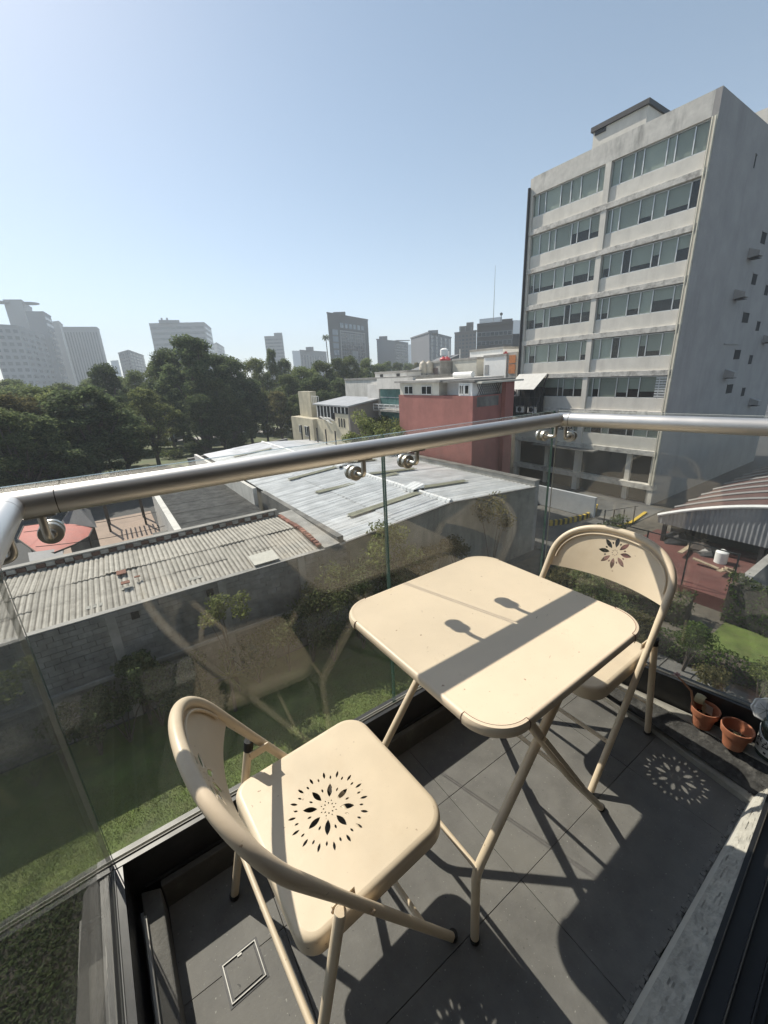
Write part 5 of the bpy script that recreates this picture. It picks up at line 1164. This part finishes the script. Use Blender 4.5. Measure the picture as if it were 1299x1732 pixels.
# ================================================================== cream folding chairs and table
m_cream_p = mat('cream_paint', (.665, .55, .402), .42, speck=(((.23, .12, .06), 70, .72, .75, .7), ((.45, .34, .22), 180, .70, .76, .5)), var=.07, scale=5, bump=.04, bscale=30, coord='obj', stain=(.55, .42, .27), stain_amt=.35, stain_scale=9, thr=(.55, .75))
m_top_p = mat('cream_table_paint', (.67, .555, .408), .46, speck=(((.25, .13, .07), 55, .715, .745, .75), ((.47, .36, .24), 150, .69, .76, .5)), var=.06, scale=4, bump=.06, bscale=25, coord='obj', stain=(.52, .40, .28), stain_amt=.5, stain_scale=16, thr=(.62, .74))
m_rust2 = mat('rusty_seam', (.13, .055, .04), .85, var=.4, scale=60)
m_rub = mat('black_rubber', (.012, .012, .012), .6, var=.2)
m_rivet = mat('worn_rivet', (.40, .30, .20), .4, metal=.5, var=.2, scale=60)

def petal(cx, cy, a, r0, r1, w, n=7):
    """pointed lens between radii r0 and r1 at angle a"""
    ca, sa = math.cos(a), math.sin(a); pts = []
    for s_ in (1, -1):
        for i in range(n):
            t = i/n if s_ == 1 else 1-i/n
            rr = r0+(r1-r0)*t; hh_ = s_*w/2*math.sin(math.pi*t)**.85 if 0 < t < 1 else 0
            pts.append((cx+ca*rr-sa*hh_, cy+sa*rr+ca*hh_))
    return pts
def flower_seat(cx, cy, R):
    H_ = []
    for i in range(8):
        a = i*math.pi/4+.2; H_.append(petal(cx, cy, a, .28*R, .64*R, .135*R)); H_.append(petal(cx, cy, a+math.pi/8, .44*R, .55*R, .05*R))
        H_.append(petal(cx, cy, a+.1, .10*R, .155*R, .035*R, 4)); H_.append(petal(cx, cy, a+.5, .17*R, .215*R, .03*R, 4))
    for i in range(16):
        a = i*math.pi/8+.2; H_.append(petal(cx, cy, a+math.pi/16, .80*R, R, .065*R, 5)); H_.append(petal(cx, cy, a, .76*R, .87*R, .05*R, 5))
    return H_
def flower_back(cx, cy, R):
    H_ = []
    for i in range(8):
        a = i*math.pi/4+.05; H_.append(petal(cx, cy, a, .32*R, R, .26*R)); H_.append(petal(cx, cy, a+math.pi/8, .52*R, .68*R, .10*R, 5)); H_.append(petal(cx, cy, a+.2, .12*R, .2*R, .06*R, 4))
    return H_
def plate(outline, holes, th):
    cu = bpy.data.curves.new('plate', 'CURVE'); cu.dimensions = '2D'; cu.fill_mode = 'BOTH'; cu.extrude = th/2
    for pts in [outline]+holes:
        sp = cu.splines.new('POLY'); sp.points.add(len(pts)-1); sp.use_cyclic_u = True
        for i, p in enumerate(pts): sp.points[i].co = (p[0], p[1], 0, 1)
    o = bpy.data.objects.new('plate', cu); COL.objects.link(o)
    dg = bpy.context.evaluated_depsgraph_get(); dg.update()
    me = bpy.data.meshes.new_from_object(o.evaluated_get(dg)); bpy.data.objects.remove(o); bpy.data.curves.remove(cu)
    return me
def rrect(x0, x1, y0, y1, rs, inset=0, n=8):
    """rs: corner radii for (x1,y1) (x0,y1) (x0,y0) (x1,y0)"""
    out = []
    for (cx, cy, sx, sy, a0, r) in ((x1, y1, 1, 1, 0, rs[0]), (x0, y1, -1, 1, 90, rs[1]), (x0, y0, -1, -1, 180, rs[2]), (x1, y0, 1, -1, 270, rs[3])):
        for i in range(n+1):
            a = math.radians(a0+90*i/n); out.append((cx-sx*r+(r-inset)*math.cos(a), cy-sy*r+(r-inset)*math.sin(a)))
    return out
def rim(mb, fn, prof):
    n = None
    for k, (ins, z) in enumerate(prof):
        L_ = fn(ins); n = len(L_); mb.v += [(p[0], p[1], z) for p in L_]
    b = 0
    for k in range(len(prof)-1):
        for i in range(n): mb.f.append((b+k*n+i, b+(k+1)*n+i, b+(k+1)*n+(i+1) % n, b+k*n+(i+1) % n))
    return mb
def join_mesh(me, mb):
    bm = bmesh.new(); bm.from_mesh(me); off = [bm.verts.new(v) for v in mb.v]
    for f in mb.f: bm.faces.new([off[i] for i in f])
    bm.normal_update(); bm.to_mesh(me); bm.free(); return me

wt_c, wr_c, xf_c, s_c, zt_c, xr_c, xp_c, zp_c, zb_c = .2085, .2125, .2004, .569, .7300, .1894, -.0808, .4601, .5954
def bow_(y): return .014*(1-min(1, abs(y)/wt_c)**2)
def arc_pt(t, shrink=0):
    c, si = math.cos(t), math.sin(t); y = (wt_c-shrink)*math.copysign(abs(c)**.8607, c); h = zb_c+(zt_c-shrink-zb_c)*abs(si)**.8607
    return y, h, bow_(y)
def make_chair(label):
    t = thing('folding_chair', label, 'chair', (0, 0, 0), 0, 'cream folding chairs')
    pts = [(xf_c-s_c*z, wt_c, z) for z in np.linspace(.004, zb_c, 6)]
    for k in range(1, 48):
        y, h, b = arc_pt(math.pi*k/48); pts.append((xf_c-s_c*h-b, y, h))
    pts += [(xf_c-s_c*z, -wt_c, z) for z in np.linspace(zb_c, .004, 6)]
    MB().tube(pts, [.0100+.0022*min(1, max(0, (p[2]-.52)/.08)) for p in pts], 16).build('front_frame', m_cream_p, t, smooth=True, local=True)
    # seat: pierced plate with a rolled skirt
    sx0, sx1, sw, sz = -.145, .213, .190, .388
    fn = lambda ins: rrect(sx0, sx1, -sw, sw, (.062, .040, .040, .062), ins)
    me = plate(fn(.014), flower_seat(.012, -.004, .090), .0014)
    for v in me.vertices: v.co.z += sz-.0007
    mb = rim(MB(), fn, [(.0141, sz), (.009, sz-.0009), (.005, sz-.003), (.002, sz-.0065), (.0004, sz-.011), (0, sz-.016), (0, sz-.040), (.006, sz-.044), (.010, sz-.040)])
    me = join_mesh(me, mb); me.materials.clear(); me.materials.append(m_cream_p)
    me.polygons.foreach_set('use_smooth', [True]*len(me.polygons)); me.set_sharp_from_angle(angle=math.radians(40)); link('seat', me, t)
    # backrest: pierced, bowed panel
    hb_ = .560; out = []
    for k in range(0, 65):
        y, h, b = arc_pt(math.pi*k/64, .009)
        if h >= zb_c: out.append((y, h))
    out = [(out[0][0], hb_)]+out+[(out[-1][0], hb_)]
    out += [(out[-1][0]*(1-2*i/14), hb_+.018*(1-(1-2*i/14)**2)*-.0-.0+.0) for i in range(0, 15)][1:-1]
    me = plate(out, flower_back(0, .655, .057), .0016)
    bm = bmesh.new(); bm.from_mesh(me)
    for yc_ in np.linspace(-.2, .2, 33):
        bmesh.ops.bisect_plane(bm, geom=bm.verts[:]+bm.edges[:]+bm.faces[:], plane_co=(yc_, 0, 0), plane_no=(1, 0, 0))
    for v in bm.verts:
        y, h, w_ = v.co; bow = bow_(y)+(1-min(1, abs(y)/wt_c)**2)*.040*max(0, (zt_c-h)/(zt_c-hb_))
        v.co = (xf_c-s_c*h-bow+w_*.9, y, h+w_*.4)
    bm.normal_update(); bm.to_mesh(me); bm.free(); me.materials.clear(); me.materials.append(m_cream_p)
    me.polygons.foreach_set('use_smooth', [True]*len(me.polygons)); me.set_sharp_from_angle(angle=math.radians(40)); link('backrest', me, t)
    # inner bead around the panel
    bead = []
    for k in range(0, 61):
        y, h, b = arc_pt(math.pi*k/60, .019)
        if h >= hb_+.004: bead.append((xf_c-s_c*h-b*.98+.001, y, h))
    MB().tube(bead, .0032, 6).build('bead', m_cream_p, t, smooth=True, local=True)
    for sy in (1, -1):
        ftop = (xp_c, sy*wr_c, zp_c); l = MB().tube([(-xr_c, sy*wr_c, .004), (xp_c*.5-xr_c*.5, sy*wr_c, zp_c*.5), ftop], .0103, 14, caps=sy > 0)
        if sy < 0:
            d = np.array(ftop)-np.array((-xr_c, sy*wr_c, 0)); d /= np.linalg.norm(d); l.lathe([(.0103, 0), (.0082, 0.0002), (.0080, -.03), (.001, -.031)], ftop, 14, d)
        lo = l.build('leg', m_cream_p, t, smooth=True, local=True)
        if sy > 0: MB().tube([np.array(ftop)-np.array((.004, 0, .02)), np.array(ftop)+np.array((.001, 0, .006))], .0115, 14).build('end_cap', m_rub, lo, smooth=True, local=True)
        MB().lathe([(.0112, 0), (.0120, .001), (.0122, .012), (.0108, .014)], (-xr_c, sy*wr_c, -.0002), 14).build('foot_cap', m_rub, lo, True, local=True)
        MB().lathe([(.0112, 0), (.0120, .001), (.0122, .013), (.0108, .015)], (xf_c, sy*wt_c, -.0002), 14).build('foot_cap', m_rub, t, True, local=True)
        yy = sy*(wt_c-.020)
        za, zb2 = .462, .448; tx = xf_c-s_c*.452
        MB().beam((xp_c-.006, yy+sy*.004, zp_c-.022), (tx+.016, yy+sy*.004, .440), .003, .021, (0, 0, 1)).build('brace', m_cream_p, t, local=True)
        for (x, z) in ((xp_c-.004, zp_c-.022), (tx+.010, .440), (xf_c-s_c*.40+.004, .398)):
            MB().lathe([(.0055, 0), (.0050, .0022), (.002, .003)], (x, yy+sy*.0055 if z != .398 else sy*(wt_c+.0125), z), 10, (0, sy, 0)).build('rivet', m_rivet, t, True, local=True)
    zz = .155; x = xf_c-s_c*zz; MB().tube([(x, -wt_c, zz), (x, wt_c, zz)], .0068, 10).build('stretcher', m_cream_p, t, smooth=True, local=True)
    zz = .158; x = -xr_c+(xp_c+xr_c)*zz/zp_c; MB().tube([(x, -wr_c, zz), (x, wr_c, zz)], .0068, 10).build('stretcher', m_cream_p, t, smooth=True, local=True)
    return t
ch1 = make_chair('cream folding chair with pierced flower seat, left of the table, nearest the camera')
ch2 = copy_tree(ch1); ch2['label'] = 'cream folding chair pushed under the right side of the table, flower on its backrest'
ch1.location = (.217, .630, 0); ch1.rotation_euler = (0, 0, .061)
ch2.location = (1.222, .647, 0); ch2.rotation_euler = (0, 0, 3.159)

tb = thing('folding_table', 'square cream metal folding table with rounded corners between the two chairs', 'table', (.724, .627, 0), math.radians(1.2))
TZ = .690; hx, hy = .291, .280
fn = lambda ins: rrect(-hx, hx, -hy, hy, (.085,)*4, ins, 12)
mb = rim(MB(), fn, [(.30, TZ-.0006), (.012, TZ-.0006), (.007, TZ), (.0035, TZ-.001), (.001, TZ-.004), (0, TZ-.009), (.0005, TZ-.018), (.004, TZ-.022), (.010, TZ-.020), (.012, TZ-.006)])
out = fn(.0121); mb2 = MB(); mb2.v = [(p[0], p[1], TZ-.0006) for p in out]; mb2.f = [tuple(range(len(out)))]
mb3 = rim(MB(), fn, [(.012, TZ-.0006), (.007, TZ), (.0035, TZ-.001), (.001, TZ-.004), (0, TZ-.009), (.0005, TZ-.018), (.004, TZ-.022), (.010, TZ-.020), (.012, TZ-.006)])
mb3.add(mb2.v, mb2.f); mb3.add([(p[0], p[1], TZ-.008) for p in out], [tuple(range(len(out)-1, -1, -1))])
mb3.build('tabletop', m_top_p, tb, smooth=True, local=True)
for (sx, sy) in ((1, 1), (-1, 1), (-1, -1), (1, -1)):     # pressed corner caps with rusty seams
    pts = [p for p in fn(0)]; cx, cy = sx*(hx-.085), sy*(hy-.085); cp = MB(); L_ = []
    a0 = math.atan2(sy, sx)
    arcs = [a0+math.radians(-47+94*i/14) for i in range(15)]
    for a in arcs:
        for (rr, z) in ((.0775, TZ+.0004), (.0832, TZ-.0006), (.0862, TZ-.006), (.0868, TZ-.012), (.0845, TZ-.0225)):
            cp.v.append((cx+rr*math.cos(a), cy+rr*math.sin(a), z))
    for i in range(14):
        for k in range(4): cp.f.append((i*5+k, (i+1)*5+k, (i+1)*5+k+1, i*5+k+1))
    cpo = cp.build('corner_cap', m_top_p, tb, smooth=True, local=True)
    if sy < 0:
        MB().tube([(cx+.0768*math.cos(a), cy+.0768*math.sin(a), TZ+.0000) for a in arcs], .0007, 5).build('rusty_seam', m_rust2, cpo, local=True)
    for a in (arcs[0], arcs[-1]):
        MB().tube([(cx+r_*math.cos(a), cy+r_*math.sin(a), z) for r_, z in ((.0775, TZ+.0002), (.0835, TZ-.0004), (.0864, TZ-.006), (.087, TZ-.012), (.0850, TZ-.022))], .0009, 5).build('rusty_seam', m_rust2, cpo, local=True)
for (x, y, a, L_) in ((.09, -.09, .3, .022), (.12, -.10, .2, .012), (-.12, .12, .9, .016), (.2, .05, -.5, .009), (-.02, -.2, .4, .014), (.16, -.2, 2.2, .008), (-.2, -.05, 1.2, .010)):
    d = np.array([math.cos(a), math.sin(a), 0])*L_/2; n_ = np.array([-d[1], d[0], 0])*.06
    c = np.array([x, y, TZ-.0003]); MB().add([c-d, c+n_, c+d, c-n_*.6], [(0, 3, 2, 1)]).build('scratch', m_rust2, tb, local=True)
W2 = lambda p: (p[0]-.724, p[1]-.627, p[2])
def tleg(y, pts): return MB().tube([W2((x, y, z)) for x, z in pts], .0105, 14)
for y in (.405, .775):
    ya = y
    lg = MB()
    A_ = [(.464, .006), (.459, .225), (.462, .248), (.474, .272), (.786, .672)]
    tleg(ya, A_).build('leg', m_cream_p, tb, smooth=True, local=True)
    MB().lathe([(.0115, 0), (.0122, .002), (.0122, .012), (.011, .014)], W2((.464, ya, -.0002)), 12).build('foot_cap', m_rub, tb, True, local=True)
for y in (.385, .795):
    B_ = [(1.006, .006), (.79, .298), (.757, .345), (.542, .672)]
    tleg(y, B_).build('leg', m_cream_p, tb, smooth=True, local=True)
    MB().beam(W2((.83, y-.004, .25)), W2((.62, y-.004, .555)), .010, .026, (0, 1, 0)).build('leg_sleeve', m_cream_p, tb, local=True)
    MB().lathe([(.0115, 0), (.0122, .002), (.0122, .012), (.011, .014)], W2((1.006, y, -.0002)), 12).build('foot_cap', m_rub, tb, True, local=True)
for (x, z) in ((.462, .262), (.797, .292)): MB().tube([W2((x, .385 if x > .6 else .405, z)), W2((x, .795 if x > .6 else .775, z))], .0062, 10).build('stretcher', m_cream_p, tb, smooth=True, local=True)
for x in (.542, .786): MB().tube([W2((x, .37, .670)), W2((x, .83, .670))], .007, 10).build('top_rail', m_cream_p, tb, smooth=True, local=True)

# ================================================================== pots, cutting, jug
m_terra = mat('terracotta', (.36, .135, .07), .75, var=.18, scale=18, bump=.25, bscale=120, stain=(.47, .27, .18), stain_amt=.45, stain_scale=22, thr=(.5, .7), coord='obj')
m_soil = mat('potting_soil', (.03, .024, .018), .95, var=.5, scale=60, bump=.8, bscale=90)
m_dry = mat('dried_leaf', (.33, .285, .17), .8, var=.3, scale=30, bump=.3, bscale=60, coord='obj')
m_stem = mat('brown_stem', (.36, .17, .09), .7, var=.2, scale=50, coord='obj')
m_succ = mat('mauve_succulent', (.42, .26, .25), .6, var=.3, scale=60, coord='obj')
def pot(label, x, y, k=1.0, tilt=(0, 0)):
    t = thing('terracotta_pot', label, 'plant pot', (x, y, .0815), 0, 'terracotta pots'); t.rotation_euler = (tilt[0], tilt[1], rng.random()*6)
    pr = [(.0265, 0), (.0285, .001), (.0365, .052), (.0365, .0535), (.0425, .055), (.0455, .078), (.0450, .0805), (.0425, .081), (.0400, .0785), (.0375, .0555), (.0345, .05), (.030, .03)]
    MB().lathe([(r_*k, z*k) for r_, z in pr], n=40).build('pot', m_terra, t, True, local=True)
    r_ = np.random.default_rng(int(x*1000)); s = MB().lathe([(.0335*k, .040*k), (.020*k, .044*k), (.004, .045*k)], n=20)
    s.v = [(v[0], v[1], v[2]+r_.normal(0, .0015)) for v in s.v]; s.build('soil', m_soil, t, local=True); return t
pz = .0815
P1 = az(1193, 1222, pz); P2 = az(1246, 1256, pz)
p1 = pot('terracotta pot with a curled dry leaf and a brown stem leaning out of it', P1[0]-.022, P1[1]+.004, .94); p2 = pot('terracotta pot holding only dry soil and twigs, beside the green jug', P2[0]-.024, P2[1]+.004, .97)
c1_ = np.array(p1.location)
# curled dry leaf: two rolled shells, and the leaning stem with a small rosette
cu = thing('succulent_cutting', 'leggy succulent cutting with a small mauve rosette leaning left out of the pot', 'plant', tuple(c1_+np.array([0, 0, .05])))
tipp = ax(1145, 1143, 1.50)
st = [c1_+np.array([-.012, .018, .045]), c1_+np.array([-.018, .036, .092]), c1_+(tipp-c1_)*.5+np.array([0, 0, .040]), c1_+(tipp-c1_)*.8+np.array([0, 0, .018]), tipp]
MB().tube(st, [.0042, .0040, .0034, .0030, .0026], 9).build('stem', m_stem, cu, smooth=True)
mb = MB(); r_ = np.random.default_rng(12)
for i in range(15):
    a = i*2.4; e = 1.25-1.2*i/15; d = np.array([math.cos(a)*math.cos(e), math.sin(a)*math.cos(e)*.9, math.sin(e)]); s_ = np.cross(d, (0, 0, 1)); s_ /= np.linalg.norm(s_); L_ = .012+.008*i/15; u_ = np.cross(s_, d)
    b = tipp; mb.add([b, b+d*L_*.55-s_*.0038, b+d*L_, b+d*L_*.55+s_*.0038, b+d*L_*.5+u_*.002], [(0, 1, 4), (1, 2, 4), (2, 3, 4), (3, 0, 4), (0, 3, 2, 1)])
mb.build('rosette', m_succ, cu)
mb = MB(); cc = c1_+np.array([-.002, .020, .098])
for k, (rr, hh_, a0, a1) in enumerate(((.022, .030, .2, 5.4), (.015, .026, 1.2, 6.2))):
    n = 20
    for i in range(n+1):
        a = a0+(a1-a0)*i/n; r0 = rr*(1-.30*i/n)
        for z, q in ((-.5, .82), (-.2, 1), (.2, 1.02), (.5, .9)): mb.v.append(tuple(cc+np.array([r0*q*math.cos(a), z*hh_*.9, r0*q*math.sin(a)*.8])+r_.normal(0, .0005, 3)))
    o_ = len(mb.v)-(n+1)*4; mb.f += [(o_+i*4+j, o_+i*4+j+1, o_+(i+1)*4+j+1, o_+(i+1)*4+j) for i in range(n) for j in range(3)]
dl = mb.build('dried_leaf', m_dry, None, smooth=True); tag(dl, 'curled pale dry leaf lying on the rim of the left terracotta pot', 'leaf')
mb = MB()
for i in range(5): mb.tube([cc+np.array([.006*i-.01, -.012, -.018]), cc+np.array([.008*i-.012, -.022, -.045])], .0012, 5)
mb.build('leaf_stalk', m_dry, cu)
pc = MB()
c2_ = np.array(p2.location)
for i in range(26): 
    q = c2_+np.array([r_.normal(.004, .012), r_.normal(0, .012), .046+r_.uniform(0, .004)]); d = r_.normal(0, .010, 3); d[2] = abs(d[2])*.3; pc.tube([q, q+d], .0007, 4)
pc = pc.build('dry_twigs', m_dry); tag(pc, 'fine dry twigs on the soil of the right terracotta pot', 'twigs', kind='stuff')
sh = MB().obox(c1_+np.array([.016, -.004, .062]), (.014, .004, .006), (-.003, .012, .004), (0, 0, .0012)).build('potsherd', mat('pale_sherd', (.36, .27, .20), .8, var=.2)); tag(sh, 'pale flat shard standing in the left terracotta pot', 'shard')
# green jug with label, lid and wire handle
J = az(1305, 1270, pz); J[0] -= .02; J[1] -= .008
jg = thing('glass_jug', 'dark green jug with blue lid and black and white label at the right edge', 'jug', (J[0], J[1], pz))
m_jug = mat('dark_green_glass', (.035, .05, .04), .12, var=.3, scale=20, spec=.8, coord='obj'); m_lab = mat('label_paper', (.55, .54, .50), .7, var=.08, scale=30, coord='obj'); m_blue = mat('blue_lid', (.035, .085, .13), .45, var=.15, scale=30, coord='obj')
MB().lathe([(.040, 0), (.0455, .003), (.0465, .012), (.0465, .085), (.0475, .090), (.0475, .112), (.043, .122), (.034, .130), (.033, .134)], n=36).build('body', m_jug, jg, True, local=True)
lb = MB(); n = 30
for i in range(n+1):
    a = math.radians(95+210*i/n); lb.v += [(.0471*math.cos(a), .0471*math.sin(a), .018), (.0471*math.cos(a), .0471*math.sin(a), .076)]
lb.f = [(2*i, 2*i+2, 2*i+3, 2*i+1) for i in range(n)]; lbo = lb.build('label', m_lab, jg, True, local=True)
m_ink = mat('black_ink', (.02, .02, .02), .7, var=.1, coord='obj')
def letter(ch, a0, z0, w, h):
    S_ = dict(R=[((0, 0), (0, 1)), ((0, 1), (.8, .9)), ((.8, .9), (.7, .5)), ((0, .5), (.7, .5)), ((.35, .5), (.85, 0))], E=[((0, 0), (0, 1)), ((0, 1), (.75, 1)), ((0, .5), (.6, .5)), ((0, 0), (.75, 0))],
              J=[((.7, 1), (.7, .15)), ((.7, .15), (.35, 0)), ((.35, 0), (0, .2))], A=[((0, 0), (.4, 1)), ((.4, 1), (.8, 0)), ((.18, .4), (.62, .4))], O=[((.1, .2), (.1, .8)), ((.1, .8), (.6, .8)), ((.6, .8), (.6, .2)), ((.6, .2), (.1, .2))])[ch]
    m_ = MB()
    for (p, q) in S_:
        P_ = []
        for (u_, v_) in (p, q):
            a = a0+u_*w; P_.append(np.array([.0474*math.cos(a), .0474*math.sin(a), z0+v_*h]))
        m_.beam(P_[0], P_[1], .0022, .0008, (math.cos(a0), math.sin(a0), 0))
    return m_
for ch, d in (('R', 118), ('E', 134), ('J', 150), ('A', 165)): letter(ch, math.radians(d), .058, .19, .012).build('letter', m_ink, lbo, local=True)
pb = MB()
for i in range(46):
    a = math.radians(r_.uniform(112, 270)); z = r_.uniform(.022, .054); s = r_.uniform(.001, .004); p = np.array([.0473*math.cos(a), .0473*math.sin(a), z]); tdir = np.array([-math.sin(a), math.cos(a), 0]); pb.obox(p, tdir*s, (0, 0, s*r_.uniform(.4, 1.2)), np.array([math.cos(a), math.sin(a), 0])*.0003)
pb.build('printed_picture', m_ink, lbo, local=True, kind='stuff')
MB().lathe([(.039, .130), (.0405, .132), (.0405, .146), (.038, .149), (.002, .1492)], n=32).build('lid', m_blue, jg, True, local=True)
MB().tube([(.0478*math.cos(a), .0478*math.sin(a), .10-.03*math.sin((a-1.6)/3.1*math.pi)) for a in np.linspace(1.6, 4.7, 18)], .0012, 6).build('wire_handle', m_ss, jg, True, local=True)
wd = thing('plastic_lid', 'scalloped white plastic lid propped behind the green jug', 'lid', (J[0]+.03, J[1]+.055, .15)); mb = MB(); n = 40; cen = J+np.array([.036, .050, .125]); axv = np.array([-.75, -.35, .56]); axv /= np.linalg.norm(axv); X1 = np.cross(axv, (0, 0, 1)); X1 /= np.linalg.norm(X1); Y1 = np.cross(axv, X1)
for (k, z) in ((.2, .004), (.75, .004), (.82, .002), (.95, .003), (1, 0), (.98, -.005)):
    for i in range(n):
        a = 2*math.pi*i/n; r0 = .038*k*(1+.05*math.cos(8*a)*(k > .5)); mb.v.append(tuple(cen+X1*r0*math.cos(a)+Y1*r0*math.sin(a)+axv*z))
mb.f = [(i*n+j, i*n+(j+1) % n, (i+1)*n+(j+1) % n, (i+1)*n+j) for i in range(5) for j in range(n)]+[tuple(range(n-1, -1, -1))]
mb.build('lid_disc', MATS['white_paint'], wd, smooth=True)
mb = MB()
for i in range(4):
    a = i*math.pi/4; d = X1*math.cos(a)+Y1*math.sin(a); mb.beam(cen+axv*.0047-d*.026, cen+axv*.0047+d*.026, .0012, .0012, axv)
mb.build('rib', m_grey, wd)

# thin cables over the courtyard and the street behind
for i, (a, b, ya, yb, lb) in enumerate((((40, 900), (330, 850), 30, 36, 'thin black cable sagging over the pink courtyard'), ((60, 925), (320, 878), 27, 30, 'second thin cable, lower over the red canopy and courtyard'), ((990, 780), (1110, 800), 31, 31, 'thin cable between the shed and the office block'))):
    p, q = ay(*a, ya), ay(*b, yb); mid = (p+q)/2-np.array([0, 0, .5]); pts = [(1-t)**2*p+2*t*(1-t)*mid+t*t*q for t in np.linspace(0, 1, 14)]
    o = MB().tube(pts, .018, 5).build('overhead_cable', m_dkmetal); tag(o, lb, 'cable')
